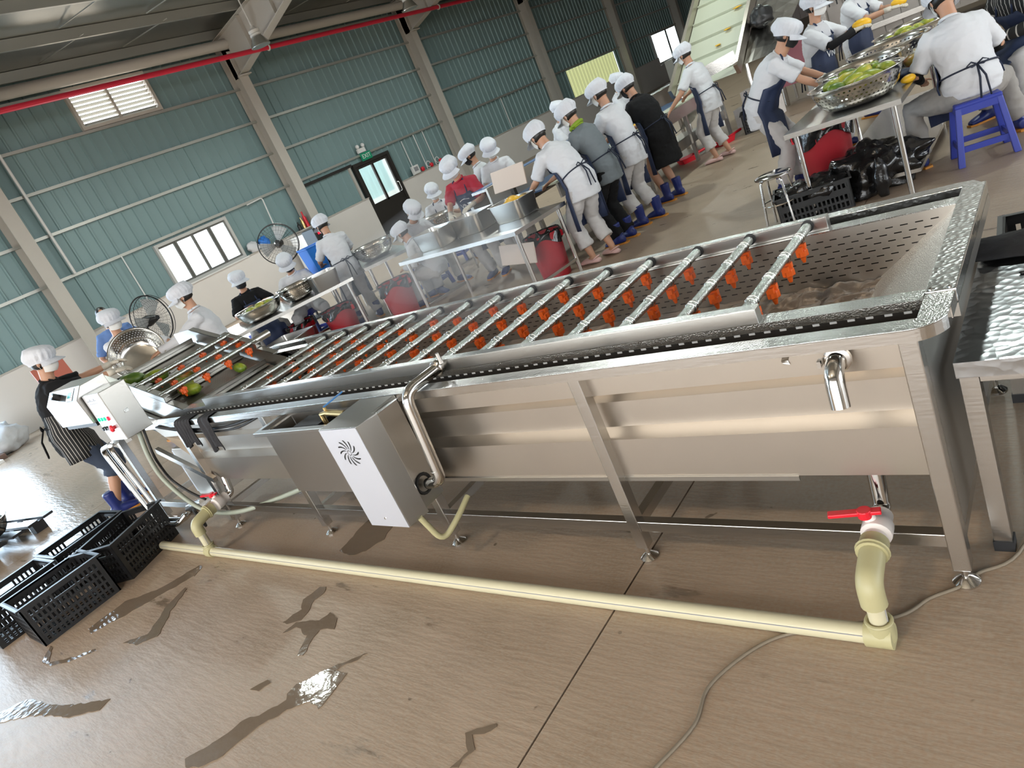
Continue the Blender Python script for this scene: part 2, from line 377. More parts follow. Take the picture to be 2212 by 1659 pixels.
# translucent sheet strip in the far bay, its daylight put in as emission
corr(27.6, 32.0, 1.22, 2.32, x=XW + .02).build('translucent_panel', mat('translucent_sheet_glow', (0.75, 0.80, 0.45), 0.5, trans=0.0, emit=(0.80, 0.85, 0.42), estr=0.55), wl)
for y in COLY:
    t = thing('column', None, None, (XW + .28, y, 0), kind='structure')
    t['label'] = 'grey painted steel column against the teal wall'
    MB().box(-16.12, -16.10, y - .14, y + .14, 0, 5.75).build('flange', GREYP, t); MB().box(-16.50, -16.12, y - .008, y + .008, 0, 5.95).build('web', GREYP, t)
    MB().box(-16.52, -16.50, y - .14, y + .14, 0, 6.0).build('flange', GREYP, t)
    MB().box(-16.12, -15.95, y - .16, y + .16, 5.12, 5.15).build('end_plate', GREYP, t)
def roofz(x): return 6.32 + (x + 16.6) * 0.115
for y in COLY:
    t = thing('rafter', None, None, (-16.0, y, roofz(-16)), kind='structure'); t['label'] = 'grey tapered steel rafter under the foil roof'
    MB().prism([(-16.45, 5.15), (-16.12, 5.15), (-11.0, 6.45), (0, 7.7), (9.9, 8.9), (9.9, roofz(9.9) - .22), (-16.45, roofz(-16.45) - .22)], 'y', y - .008, y + .008).build('web', GREYP, t)
    b = MB()
    for p, q in (((-16.12, 5.15), (-11.0, 6.45)), ((-11.0, 6.45), (0, 7.7))): b.bar((p[0], y, p[1]), (q[0], y, q[1]), .26, .02)
    b.build('lower_flange', GREYP, t)
    MB().bar((-16.45, y, roofz(-16.45) - .22), (9.9, y, roofz(9.9) - .22), .26, .02).build('upper_flange', GREYP, t)
    for xx in (-15.2, -13.9, -12.4): MB().box(xx - .008, xx + .008, y - .11, y + .11, 5.15 + (xx + 16.12) * .254 + .02, roofz(xx) - .24).build('stiffener', GREYP, t)
ce = MB().add([(-16.8, -8.3, roofz(-16.8)), (10, -8.3, roofz(10)), (10, 44.3, roofz(10)), (-16.8, 44.3, roofz(-16.8)), (-16.8, -8.3, roofz(-16.8) + .06), (10, -8.3, roofz(10) + .06), (10, 44.3, roofz(10) + .06), (-16.8, 44.3, roofz(-16.8) + .06)],
    [(0, 1, 2, 3), (4, 5, 6, 7), (0, 1, 5, 4), (1, 2, 6, 5), (2, 3, 7, 6), (3, 0, 4, 7)]).build('ceiling', ROOF); struct(ce); ce['label'] = 'silver foil insulated roof with purlins'
x = -16.35
while x < 8.5:
    MB().box(x - .03, x + .03, -8, 44, roofz(x) - .205, roofz(x) - .005).build('purlin', PURLIN, ce); x += 1.35
for yy in (3.3, 8.0, 9.9, 14.6, 17.0):
    b = MB()
    for k in range(9):
        xa = -16.2 + 1.35 * k; b.bar((xa, yy + .05 * (k % 2), roofz(xa) - .03), (xa + 1.35, yy + .45, roofz(xa + 1.35) - .19), .02, .02)
    b.build('sag_rod', PURLIN, ce)
MB().tube([(-16.15, -8, 5.93), (-16.15, 44, 5.93)], .12, 16).build('eave_strut', GREYP, ce, auto=40)
tr = MB().tube([(-15.0, -8, 5.37), (-15.0, 44, 5.37)], .055, 14)
t = thing('fire_pipe', 'red painted fire pipe running along the wall under the roof', 'pipe', (-15.0, 12, 5.3)); tr.build('pipe', REDPIPE, t, auto=40)
for y in COLY: 
    MB().ring((-15.0, y + .2, 5.37), (0, 1, 0), .065, .02).build('bracket', GREYP, t); MB().bar((-15.0, y + .2, 5.43), (-15.0, y + .05, 5.75), .03, .03).build('hanger', GREYP, t)
# ------------------------------------------------------------------ windows, louver, door in the left wall
def frame_rect(y0, y1, z0, z1, w, x0, x1): 
    return MB().box(x0, x1, y0, y1, z0, z0 + w).box(x0, x1, y0, y1, z1 - w, z1).box(x0, x1, y0, y0 + w, z0 + w, z1 - w).box(x0, x1, y1 - w, y1, z0 + w, z1 - w)
def window(name, y0, y1, z0, z1, n, label):
    t = thing(name, None, None, (XW + .05, (y0 + y1) / 2, z0), kind='structure'); t['label'] = label
    frame_rect(y0 - .05, y1 + .05, z0 - .05, z1 + .05, .07, XW - .02, XW + .12).build('window_frame', GREYW, t)
    w = (y1 - y0) / n
    for i in range(n):
        s = frame_rect(y0 + i * w, y0 + (i + 1) * w, z0 + .02, z1 - .02, .045, XW + .02 + .03 * (i % 2), XW + .05 + .03 * (i % 2)).build('sash', mat('dark_sash', (0.16, 0.16, 0.15), .4), t)
        MB().box(XW + .033 + .03 * (i % 2), XW + .037 + .03 * (i % 2), y0 + i * w + .04, y0 + (i + 1) * w - .04, z0 + .06, z1 - .06).build('pane', GLASS, s)
    MB().box(XW - .02, XW + .22, y0 - .05, y1 + .05, z0 - .07, z0 - .04).build('window_sill', WHITEPAINT, t)
    return t
window('window_1', 8.3, 10.2, 1.27, 2.25, 4, 'four pane sliding window glowing white above the dado')
window('window_2', 36.0, 39.8, .9, 2.36, 2, 'far two pane window glaring white behind the clog wearer')
t = thing('window_3', None, None, (XW + .05, 9.2, 4.97), kind='structure'); t['label'] = 'high louvred window with light slats below the eaves'
frame_rect(8.25, 10.2, 4.97, 5.86, .07, XW - .02, XW + .13).build('window_frame', GREYP, t)
MB().box(XW + .02, XW + .08, 9.17, 9.23, 5.04, 5.79).build('mullion', GREYP, t)
slatm = mat('louver_slat', (0.50, 0.50, 0.46), .4, .3)
for half in ((8.33, 9.17), (9.23, 10.12)):
    for k in range(8):
        z = 5.08 + k * .092
        MB().obox((XW + .05, (half[0] + half[1]) / 2, z), (.085, half[1] - half[0], .006), Matrix.Rotation(-.55, 3, 'Y')).build('slat', slatm, t)
d = thing('door_1', None, None, (XW + .06, 15.5, 0), kind='structure'); d['label'] = 'dark framed exit door with two tall glass panes'
frame_rect(14.72, 16.28, -.05, 2.22, .10, XW - .02, XW + .14).build('door_frame', DOORM, d)
frame_rect(14.82, 16.18, .02, 2.12, .08, XW + .04, XW + .10).build('door_leaf', DOORM, d)
MB().box(XW + .05, XW + .09, 14.9, 16.1, .1, .92).build('lower_panel', DOORM, d); MB().box(XW + .04, XW + .10, 15.46, 15.54, .92, 2.04).build('mullion', DOORM, d)
MB().box(XW + .04, XW + .10, 14.9, 16.1, .9, .98).build('rail', DOORM, d)
for a, c in ((14.9, 15.46), (15.54, 16.1)): MB().box(XW + .066, XW + .072, a, c, .98, 2.04).build('pane', GLASS, d)
MB().tube(fillet([(XW + .10, 16.12, 1.0), (XW + .17, 16.12, 1.0), (XW + .17, 16.12, 1.28), (XW + .10, 16.12, 1.28)], .03), .012).build('handle', STEEL, d)
MB().box(XW + .06, XW + .12, 12.7, 14.7, 2.18, 2.26).build('trim_1', DOORM); struct(bpy.data.objects['trim_1'])
MB().box(XW + .06, XW + .12, 14.55, 14.62, 1.22, 2.18).build('trim_2', GREYP); struct(bpy.data.objects['trim_2'])
# other walls closing the hall
def simple_wall(name, boxes, label, m=DADO):
    b = MB()
    for q in boxes: b.box(*q)
    o = b.build(name, m); struct(o); o['label'] = label; return o
wb = simple_wall('wall_back', [(-16.6, 10, 44.0, 44.15, 0, 9.3)], 'pale corrugated end wall of the hall', mat('pale_cladding', (0.72, 0.62, 0.58), .5))
for k in range(24): corr(-16.6 + k * 1.08, -16.6 + (k + 1) * 1.08, 0.0, 6.3, x=43.99, axis='x').build('wall_panel', MATS['pale_cladding'], wb)
simple_wall('wall_right', [(9.85, 10, -8, -1, 0, 9.3), (9.85, 10, 13, 44, 0, 9.3), (9.85, 10, -1, 13, 4.6, 9.3)], 'plain wall with a wide opening on the right side')
simple_wall('wall_front', [(-16.6, -10.0, -8.15, -8, 0, 9.3), (6.0, 10, -8.15, -8, 0, 9.3), (-10.0, 6.0, -8.15, -8, 5.5, 9.3)], 'plain wall with a wide doorway behind the viewpoint')
g = MB().box(-60, 60, -60, 90, -.25, -.06).build('ground_outside', mat('sunlit_yard', (0.55, 0.43, 0.33), .9)); struct(g)
# neighbouring building seen through the door glass
nb = thing('neighbour_building', 'pale green corrugated building seen through the door glass', 'building', (-21, 22, -.06))
for k in range(14): corr(15 + k * 1.08, 15 + (k + 1) * 1.08, .95, 5.0, x=-21.0).build('wall_panel', mat('pale_green_sheet', (0.50, 0.66, 0.66), .5), nb)
MB().box(-21.2, -20.95, 15, 30, -.06, .95).build('base_wall', WHITEPAINT, nb)
MB().box(-21.2, -20.9, 20.2, 20.6, -.06, 4.0).build('pillar', WHITEPAINT, nb)
# ------------------------------------------------------------------ things fixed to the wall
t = thing('exit_sign', 'small green exit sign with twin lamps above the dark door', 'exit sign', (XW + .2, 15.34, 2.24))
MB().box(XW + .14, XW + .19, 15.15, 15.55, 2.20, 2.42).build('sign_box', EXITG, t)
c = bpy.data.curves.new('exit_text', 'FONT'); c.body = 'EXIT'; c.size = .17; c.align_x = 'CENTER'; c.align_y = 'CENTER'; c.extrude = .002
o = bpy.data.objects.new('text_tmp', c); COL.objects.link(o); me = bpy.data.meshes.new_from_object(o.evaluated_get(bpy.context.evaluated_depsgraph_get())); bpy.data.objects.remove(o)
me.materials.clear(); me.materials.append(WHITEPAINT); place(me, 'lettering', t, T((-.007, .0, .07)) @ RZ(PI / 2) @ RXm(PI / 2))
MB().box(XW + .14, XW + .2, 15.1, 15.4, 2.44, 2.56).build('lamp_box', WHITEPAINT, t)
for yy in (15.14, 15.36): MB().ell((XW + .2, yy, 2.62), (.06, .06, .06), nu=10, nv=6).build('lamp_head', WHITEPAINT, t, smooth=True)
t = thing('switch_box', 'white electrical switch box on the wall right of the door', 'switch box', (XW + .2, 16.95, 1.22))
MB().box(XW + .17, XW + .26, 16.8, 17.1, 1.24, 1.5).build('box', WHITEPAINT, t, bev=.01); MB().box(XW + .26, XW + .265, 16.86, 17.04, 1.32, 1.45).build('window', INK, t)
def conduit(y0, z0, z1, label, r=.014, x=XW + .2):
    o = MB().tube([(x, y0, z0), (x, y0, z1)], r, 8).build('conduit', WHITEPAINT, auto=40); tag(o, label, 'conduit'); return o
conduit(6.42, 2.40, 5.9, 'thin white conduit dropping beside the leftmost visible column', .03); 
conduit(7.45, 1.24, 2.37, 'white conduit on the teal wall above the round left fan')
o = MB().tube(fillet([(XW + .2, 10.9, 2.33), (XW + .2, 11.4, 2.36), (XW + .2, 11.3, 1.24)], .08), .016, 8).build('conduit', WHITEPAINT, auto=40); tag(o, 'bent white conduit above the fan beside the window', 'conduit')
conduit(16.9, 1.5, 2.3, 'white conduit running down to the switch box'); conduit(17.5, 1.24, 2.34, 'white conduit just right of the switch box'); conduit(17.95, 1.24, 2.34, 'white conduit second right of the switch box')
conduit(22.5, 1.24, 2.34, 'white conduit on the far wall bay right of the door')
t = thing('alarm_bells', 'small red alarm sockets on the dado ledge right of the door', 'alarm', (XW + .2, 17.7, 1.22))
for yy in (17.28, 17.73, 18.2): MB().lathe([(.07, 0), (.07, .05), (.03, .08)], (XW + .18, yy, 1.30), 12, (1, 0, 0)).build('bell', RED, t, auto=40)
for yy in (17.62, 18.08): MB().ring((XW + .2, yy, 1.36), (1, 0, 0), .09, .012).build('cable_loop', WHITEPAINT, t)
# high bay lamps
def lamp(x, y, z, label, power=150, color=(.93, 1.0, .95)):
    t = thing('high_bay_lamp', label, 'lamp', (x, y, z), group='bell lamps hung from the roof')
    MB().lathe([(.17, 0), (.175, .01), (.12, .12), (.085, .17)], (x, y, z), 24).build('reflector', STEEL_S, t, auto=40)
    MB().lathe([(.085, .17), (.10, .18), (.10, .21), (.085, .22), (.10, .24), (.10, .27), (.06, .29), (.03, .34)], (x, y, z), 20).build('housing', GREYP, t, auto=40)
    MB().tube([(x, y, z + .34), (x, y, roofz(x) - .1)], .012, 8).build('rod', GREYP, t)
    MB().lathe([(.15, .012), (.15, .016)], (x, y, z), 20).build('lens', LAMPG, t)
    l = bpy.data.lights.new('bulb', 'AREA'); l.shape = 'DISK'; l.size = .3; l.energy = power; l.color = color
    o = bpy.data.objects.new('bulb', l); COL.objects.link(o); o.parent = t; o.location = (0, 0, -.02)
lamp(-11, 9.13, 4.45, 'bell shaped lamp in front of the column near the louvred window', 130); lamp(-11, 13.27, 4.49, 'bell shaped lamp further right along the red fire pipe', 130)
COOL = (.90, 1.0, .94); WARM = (1.0, .80, .58)
for k, (x, y) in enumerate(((-5.5, 8.6), (-5.5, 13.2), (-1.0, 9.2), (-.2, 14.0), (-5.5, 18.5), (-11, 18.0), (-11, 23.0), (-5.5, 24.0), (3.5, 9.5), (-11, 4.0))):
    lamp(x, y, 5.3, 'bell shaped lamp high over the work tables, out of the frame', 92, COOL)
for k, (x, y) in enumerate(((-1.6, -2.2), (-6.0, -2.4))): lamp(x, y, 5.3, 'unseen bell shaped lamp added behind the viewpoint to warm the floor', 105, WARM)  # unseen lamps, added to brighten and warm the near floor
# ------------------------------------------------------------------ the fruit washing machine
XR, XL, YF, YK = -0.43, -5.26, 1.87, 3.10
LEGX = [-0.453 - 1.095 * i for i in range(6)]
wm = thing('washing_machine', 'long stainless steel fruit washing machine with rows of spray pipes', 'machine', (-3.0, 2.48, 0))
foot_me = MB().lathe([(.038, 0), (.038, .006), (.018, .022), (.010, .026), (.010, .075)], (0, 0, 0), 20).mesh('foot', False); foot_me.materials.append(CHROME)
foot_me.polygons.foreach_set('use_smooth', [True] * len(foot_me.polygons)); foot_me.set_sharp_from_angle(angle=.7)
for x in LEGX:
    for y in (1.89, 3.03):
        lg = MB().box(x - .0245, x + .0245, y, y + .05, .06, .845).build('leg', STEEL, wm, bev=.003)
        place(foot_me, 'foot', lg, WM[lg.name].inverted() @ T((x, y + .025, 0)))
for y in (1.895, 3.035): MB().box(-5.95, -.43, y, y + .04, .145, .191).build('stretcher', STEEL, wm, bev=.002)
for x in LEGX: MB().box(x - .02, x + .02, 1.935, 3.035, .145, .188).build('cross_stretcher', STEEL, wm)
# tank front and back with the pressed-in groove, sloped lower left end
def panel(y0, s, name):
    prof = [(0, .845), (0, .742), (.05, .684), (.05, .577), (0, .549), (0, .382)]
    def xl(z): return -5.30 + max(0, (.845 - z)) * 1.25
    b = MB()
    vs = []; fs = []
    for (d, z) in prof:
        for x in (-.455, xl(z)): vs.append((x, y0 + s * d, z))
    for i in range(len(prof) - 1): fs.append((2 * i, 2 * i + 1, 2 * i + 3, 2 * i + 2))
    b.add(vs, fs); return b.build(name, STEEL_P, wm)
panel(1.932, 1, 'front_panel'); panel(3.045, -1, 'back_panel')
MB().add([(-.455, 1.932, .382), (-.455, 3.045, .382), (-4.72, 3.045, .382), (-4.72, 1.932, .382)], [(0, 1, 2, 3)]).build('tank_bottom', STEEL_P, wm)
MB().add([(-4.72, 1.932, .382), (-4.72, 3.045, .382), (-5.30, 3.045, .845), (-5.30, 1.932, .845)], [(0, 1, 2, 3)]).build('sloped_end', STEEL_P, wm)
MB().box(-2.9, -.86, 1.925, 1.931, .366, .384).build('bottom_flange', STEEL_S, wm)
MB().box(-.4315, -.4285, 1.935, 3.045, .20, .845).build('end_panel', STEEL_S, wm)
# rim: front deck with the rounded corner, back deck, end plate
def arc(cx, cy, r, a0, a1, n=10): return [(cx + r * math.cos(math.radians(a0 + (a1 - a0) * i / n)), cy + r * math.sin(math.radians(a0 + (a1 - a0) * i / n))) for i in range(n + 1)]
fd = [(XL, 1.937), (XL, YF)] + arc(-.452, 1.967, .097, -90, -18) + [(-.358, 1.96), (-.358, 2.085), (XR, 2.085), (XR, 1.937)]
MB().prism(fd, 'z', .8765, .880).build('front_rim', WET, wm, bev=.001)
lip = [(XL, YF), (XL, YF + .003)] ; op = [(XL, YF)] + arc(-.452, 1.967, .097, -90, -18); ipth = [(XL, YF + .003)] + arc(-.452, 1.967, .094, -90, -18)
MB().prism(op + list(reversed(ipth)), 'z', .842, .8764).build('rim_lip', STEEL, wm); MB().box(-.361, -.358, 1.99, 2.085, .842, .8764).build('rim_lip', STEEL, wm)
bd = [(XL, 3.035), (XL, YK)] + [(p[0], p[1]) for p in reversed(arc(-.452, 3.003, .097, 18, 90))] 
bd = [(XL, 3.035), (XR, 3.035), (XR, 2.9), (-.358, 2.9), (-.358, 3.02), (-.40, 3.09), (-.452, YK), (XL, YK)]
MB().prism(bd, 'z', .842, .880).build('back_rim', WETBIG, wm, bev=.003)
MB().box(-.432, -.356, 2.09, 3.03, .8405, .8835).build('end_plate', WETBIG, wm, bev=.004)
for p in ((-.418, 2.105), (-.372, 2.105)): MB().lathe([(.006, 0), (.006, .003), (.003, .005)], (p[0], p[1], .8835), 10).build('bolt', CHROME, wm)
MB().box(-.43, -.3565, 2.088, 3.028, .80, .84).build('end_apron', STEEL_S, wm)
# chain rails with the slotted strip, inner walls
SL0, SL1, SP = -4.96, -.435, .05
def strip(y, sgn):
    b = MB(); z0, z1, h0, h1 = .79, .858, .8425, .8505
    b.box(SL0, SL1, y, y + .003, z0, h0).box(SL0, SL1, y, y + .003, h1, z1)
    x = SL1
    k = 0
    while x - .028 > SL0:
        b.box(x - .028, x, y, y + .003, h0, h1); x -= SP
    return b
slot_light = MB(); x = SL1
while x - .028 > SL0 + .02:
    slot_light.box(x - .049, x - .029, 2.0545, 2.057, .8425, .8505); x -= SP
slot_light = slot_light.build('slot_light_pads', WHITEPAINT, wm); slot_light['kind'] = 'stuff'  # white pads imitate light showing through the slots
strip(2.055, 1).build('slotted_strip', DARKSTEEL_SHADE, wm); strip(2.915, 1).build('slotted_strip', DARKSTEEL_SHADE, wm)  # strip coloured dark to imitate the shaded gap under the rail
for y0, y1, yf in ((2.05, 2.12, 2.05), (2.855, 2.925, 2.922)):
    MB().box(-4.95, XR - .002, y0, y1, .876, .8805).box(-4.95, XR - .002, yf, yf + .003, .852, .876).build('chain_rail', WET, wm)
MB().box(-4.6, XR - .004, 2.115, 2.119, .45, .76).build('inner_wall', STEEL_P, wm)
# far inner wall with rows of real slots
def perforated(y):
    rows = [.840 - .0256 * k for k in range(7)]; h = .0022; b = MB(); x0, x1 = -4.6, -.434
    def q(xa, xb, za, zb): b.add([(xa, y, za), (xb, y, za), (xb, y, zb), (xa, y, zb)], [(0, 1, 2, 3)])
    zt = .876
    for k, z in enumerate(rows):
        q(x0, x1, z + h, zt); zt = z - h
        x = x1 - (.010 if k % 2 == 0 else .035)
        q(x, x1, z - h, z + h)
        while x > x0 + .08:
            q(x - .05, x - .026, z - h, z + h); x -= .05
        q(x0, x, z - h, z + h)
    q(x0, x1, .45, zt); return b
perforated(2.862).build('perforated_wall', STEEL_P, wm)
MB().box(-4.6, XR - .01, 2.89, 2.893, .45, .876).build('outer_skin', DARKSTEEL_SHADE, wm)
MB().box(-4.95, XR, 2.925, 3.035, .78, .783).build('chain_trough', STEEL_P, wm); MB().box(-4.95, XR, 1.937, 2.05, .78, .783).build('chain_trough', STEEL_P, wm)
MB().add([(-.435, 2.119, .868), (-.435, 2.862, .868), (-.86, 2.862, .55), (-.86, 2.119, .55)], [(0, 1, 2, 3)]).build('end_slope', wet_steel('foamy_steel', 260, 1.0, (.78, .78, .76), .3), wm)
MB().box(-.56, -.44, 2.12, 2.121, .80, .801).build('slope_lip', STEEL_P, wm)
# spray manifold box rails
for y0, xa, xb in ((2.05, -4.615, -.89), (2.88, -4.50, -.868)):
    mr = MB().box(xa, xb, y0, y0 + .043, .8805, .931).build('manifold_rail', STEEL_S, wm, bev=.002); MB().box(xa + .001, xb - .001, y0 + .001, y0 + .042, .931, .933).build('wet_top', WET, mr)
def nozzle_mesh():
    b = MB(); b.lathe([(.010, .0), (.013, -.006), (.013, -.018)], (0, 0, -.012), 12)
    b.lathe([(.019, -.018), (.022, -.022), (.022, -.042), (.017, -.046)], (0, 0, -.012), 16, mod=lambda t, z: 1 + .09 * math.cos(8 * t))
    b.lathe([(.012, -.046), (.009, -.058), (.006, -.070)], (0, 0, -.012), 12)
    b.box(-.012, .012, -.026, .026, -.034, -.014); b.box(-.02, .02, -.010, .010, -.026, -.006); return b
noz_me = nozzle_mesh().mesh('nozzle'); noz_me.materials.append(ORANGE)
PIPE_R = .0185
pm = MB().tube([(0, 2.06, 0), (0, 2.915, 0)], PIPE_R, 16)
pipe_me = pm.mesh('spray_pipe'); pipe_me.materials.append(wet_steel('wet_pipe_steel', 240, .35, (.60, .64, .62), .2))
pipe_me.polygons.foreach_set('use_smooth', [True] * len(pipe_me.polygons)); pipe_me.set_sharp_from_angle(angle=.8)
clip_me = MB().ring((0, -.011, 0), (0, 1, 0), PIPE_R + .001, .0026, 18, 6).ring((0, .011, 0), (0, 1, 0), PIPE_R + .001, .0026, 18, 6).mesh('clip', True); clip_me.materials.append(CHROME)
WMI = WM[wm.name].inverted()
def spray_pipe(x, z, offs, tilt=0.0, dirty=False):
    M = WMI @ T((x, 0, z)); p = place(pipe_me, 'spray_pipe', wm, M)
    for y in offs:
        place(noz_me, 'nozzle', p, T((0, y, -PIPE_R + .004)) @ RYm(tilt)); place(clip_me, 'clip', p, T((0, y, 0)))
    return p
for i in range(15):
    o = 2.165 + (.05 if i % 2 else 0.0)
    spray_pipe(-.94 - .2365 * i, .912, [o + .19 * k for k in range(4)])
# flanges of the manifold on the far rail
col_me = MB().lathe([(.024, 0), (.024, .012)], (0, 0, 0), 16, (0, 1, 0)).mesh('collar', False); col_me.materials.append(RUBBER)
for i in range(15): place(col_me, 'collar', wm, WMI @ T((-.94 - .2365 * i, 2.868, .912)))
# ------------------------------------------------------------------ inclined discharge conveyor at the left end
def lz(x, z0=.867, x0=-4.92, s=.355): return z0 + (x0 - x) * s
def side(y, xa, xb, drop, name, t=.004, m=STEEL):
    b = MB(); b.prism([(xa, lz(xa)), (xb, lz(xb)), (xb, lz(xb) - drop), (xa, lz(xa) - drop)], 'y', y, y + t); return b.build(name, m, wm)
side(2.052, -4.92, -5.95, .17, 'incline_side'); side(2.915, -4.80, -5.95, .17, 'incline_side')
side(2.10, -4.92, -5.95, .20, 'incline_inner_side', m=STEEL_S); side(2.87, -4.80, -5.95, .20, 'incline_inner_side', m=STEEL_S)
for y in (2.052, 2.87):
    MB().prism([(-4.90, lz(-4.90)), (-5.13, lz(-5.13)), (-5.13, lz(-5.13) - .004), (-4.90, lz(-4.90) - .004)], 'y', y, y + .05).build('incline_flange', STEEL_S, wm)
    b = MB(); b.prism([(-5.56, lz(-5.56)), (-5.97, lz(-5.97)), (-5.97, lz(-5.97) - .004), (-5.56, lz(-5.56) - .004)], 'y', y, y + .05); b.build('incline_flange', STEEL_S, wm)
    b = MB(); b.prism([(-5.14, lz(-5.14)), (-5.55, lz(-5.55)), (-5.535, lz(-5.535) + .045), (-5.125, lz(-5.125) + .045)], 'y', y, y + .05); b.build('incline_rail', STEEL_S, wm, bev=.003)
    b = MB(); b.prism([(-5.95, lz(-5.95)), (-6.35, lz(-5.95)), (-6.35, lz(-5.95) - .13), (-5.95, lz(-5.95) - .17)], 'y', y + (.045 if y > 2.5 else 0), y + .004 + (.045 if y > 2.5 else 0)); b.build('chute_side', STEEL_S, wm)
b = MB()   # lower slotted side guards of the return run
for k, dz in enumerate((.205, .29)):
    b.prism([(-4.98, lz(-4.98) - dz), (-5.9, lz(-5.9) - dz), (-5.9, lz(-5.9) - dz - .05), (-4.98, lz(-4.98) - dz - .05)], 'y', 2.03 + .004 * k, 2.034 + .004 * k)
b.build('return_guard', DARKSTEEL_SHADE, wm)
b = MB()
for k in range(2):
    for j in range(17):
        x = -5.02 - .05 * j; b.bar((x, 2.029, lz(x) - (.23, .315)[k]), (x - .025, 2.029, lz(x - .025) - (.23, .315)[k]), .002, .006)
b.build('guard_slots', WHITEPAINT, wm)
MB().prism([(-4.9, lz(-4.9) - .18), (-5.9, lz(-5.9) - .18), (-5.9, lz(-5.9) - .2), (-4.9, lz(-4.9) - .2)], 'y', 2.02, 2.06).build('incline_edge', STEEL_S, wm)
def belt_mat():
    m, nt, b = _new('wire_mesh_belt'); L = nt.links; tc = N(nt, 'ShaderNodeTexCoord'); mp = N(nt, 'ShaderNodeMapping'); mp.inputs['Scale'].default_value = (95, 120, 95)
    L.new(tc.outputs['Object'], mp.inputs[0]); sp = N(nt, 'ShaderNodeSeparateXYZ'); L.new(mp.outputs[0], sp.inputs[0]); vals = []
    for k in (0, 1):
        f = N(nt, 'ShaderNodeMath', operation='FRACT'); L.new(sp.outputs[k], f.inputs[0]); g = N(nt, 'ShaderNodeMath', operation='LESS_THAN'); g.inputs[1].default_value = .48; L.new(f.outputs[0], g.inputs[0]); vals.append(g)
    mx = N(nt, 'ShaderNodeMath', operation='MAXIMUM'); L.new(vals[0].outputs[0], mx.inputs[0]); L.new(vals[1].outputs[0], mx.inputs[1])
    c = N(nt, 'ShaderNodeMixRGB'); c.inputs[1].default_value = (.02, .02, .02, 1); c.inputs[2].default_value = (.42, .40, .36, 1); L.new(mx.outputs[0], c.inputs[0]); L.new(c.outputs[0], b.inputs['Base Color'])
    L.new(mx.outputs[0], b.inputs['Metallic']); b.inputs['Roughness'].default_value = .4
    bp = N(nt, 'ShaderNodeBump'); bp.inputs['Strength'].default_value = .6; bp.inputs['Distance'].default_value = .003; L.new(mx.outputs[0], bp.inputs['Height']); L.new(bp.outputs[0], b.inputs['Normal']); return m
BELT = belt_mat()
bz = lambda x: lz(x) - .115
bt = [(-3.9, .56), (-4.3, .60), (-4.55, bz(-4.55)), (-5.99, bz(-5.99)), (-6.03, bz(-5.99) - .03)]
b = MB(); vs = []; fs = []
for (x, z) in bt: vs += [(x, 2.122, z), (x, 2.858, z)]
for i in range(len(bt) - 1): fs.append((2 * i, 2 * i + 1, 2 * i + 3, 2 * i + 2))
b.add(vs, fs); b.build('mesh_belt', BELT, wm)
ang = math.atan(.355)
for x in (-4.48, -4.78, -5.08, -5.38, -5.68, -5.96):
    MB().obox((x, 2.49, bz(x) + .026), (.004, .72, .052), Matrix.Rotation(ang, 3, 'Y')).obox((x + .02, 2.49, bz(x) + .004), (.04, .72, .004), Matrix.Rotation(ang, 3, 'Y')).build('flight', STEEL_S, wm)
for k, x in enumerate((-5.19, -5.335, -5.48)): spray_pipe(x, lz(x) + .035, [2.23 + .2 * j + (.03 if k == 1 else 0) for j in range(4)])
MB().tube([(-5.30, 2.93, lz(-5.3) - .02), (-5.30, 3.12, lz(-5.3) - .02)], .03, 16).build('manifold_stub', STEEL, wm, auto=40)
# ------------------------------------------------------------------ side fittings
inl = MB().tube(fillet([(-2.335, 2.05, .91), (-2.345, 1.80, .91), (-2.37, 1.785, .47), (-2.47, 1.785, .455)], .07, 8), .026, 18).build('inlet_pipe', CHROME, wm, auto=40)
MB().lathe([(.033, -.012), (.037, -.008), (.037, .008), (.033, .012)], (-2.335, 2.02, .91), 20, (0, 1, 0)).lathe([(.010, 0), (.010, .05)], (-2.295, 2.02, .93), 8, (0, 0, 1)).build('clamp', CHROME, inl, auto=40)
MB().ring((-2.345, 1.86, .91), (0, 1, 0), .0262, .0012, 20, 6).ring((-2.37, 1.785, .53), (0, 0, 1), .0262, .0012, 20, 6).build('weld_seam', STEEL, inl)
sp = MB().tube(fillet([(-.64, 1.95, .80), (-.64, 1.84, .80), (-.635, 1.815, .695)], .05, 8), .027, 18).build('overflow_spout', CHROME, wm, auto=40)
MB().lathe([(.032, -.01), (.038, -.007), (.038, .007), (.032, .01)], (-.64, 1.905, .80), 20, (0, 1, 0)).bar((-.685, 1.905, .80), (-.685, 1.88, .80), .01, .02).build('clamp', CHROME, sp, auto=40)
tp = MB().grid(lambda u, v: (-.80 + .02 * u + .006 * math.sin(6 * v), 1.924 - .006 * math.sin(5 * v + u), .838 - .05 * v), 4, 8).build('tape_scrap', STEEL_S, wm)
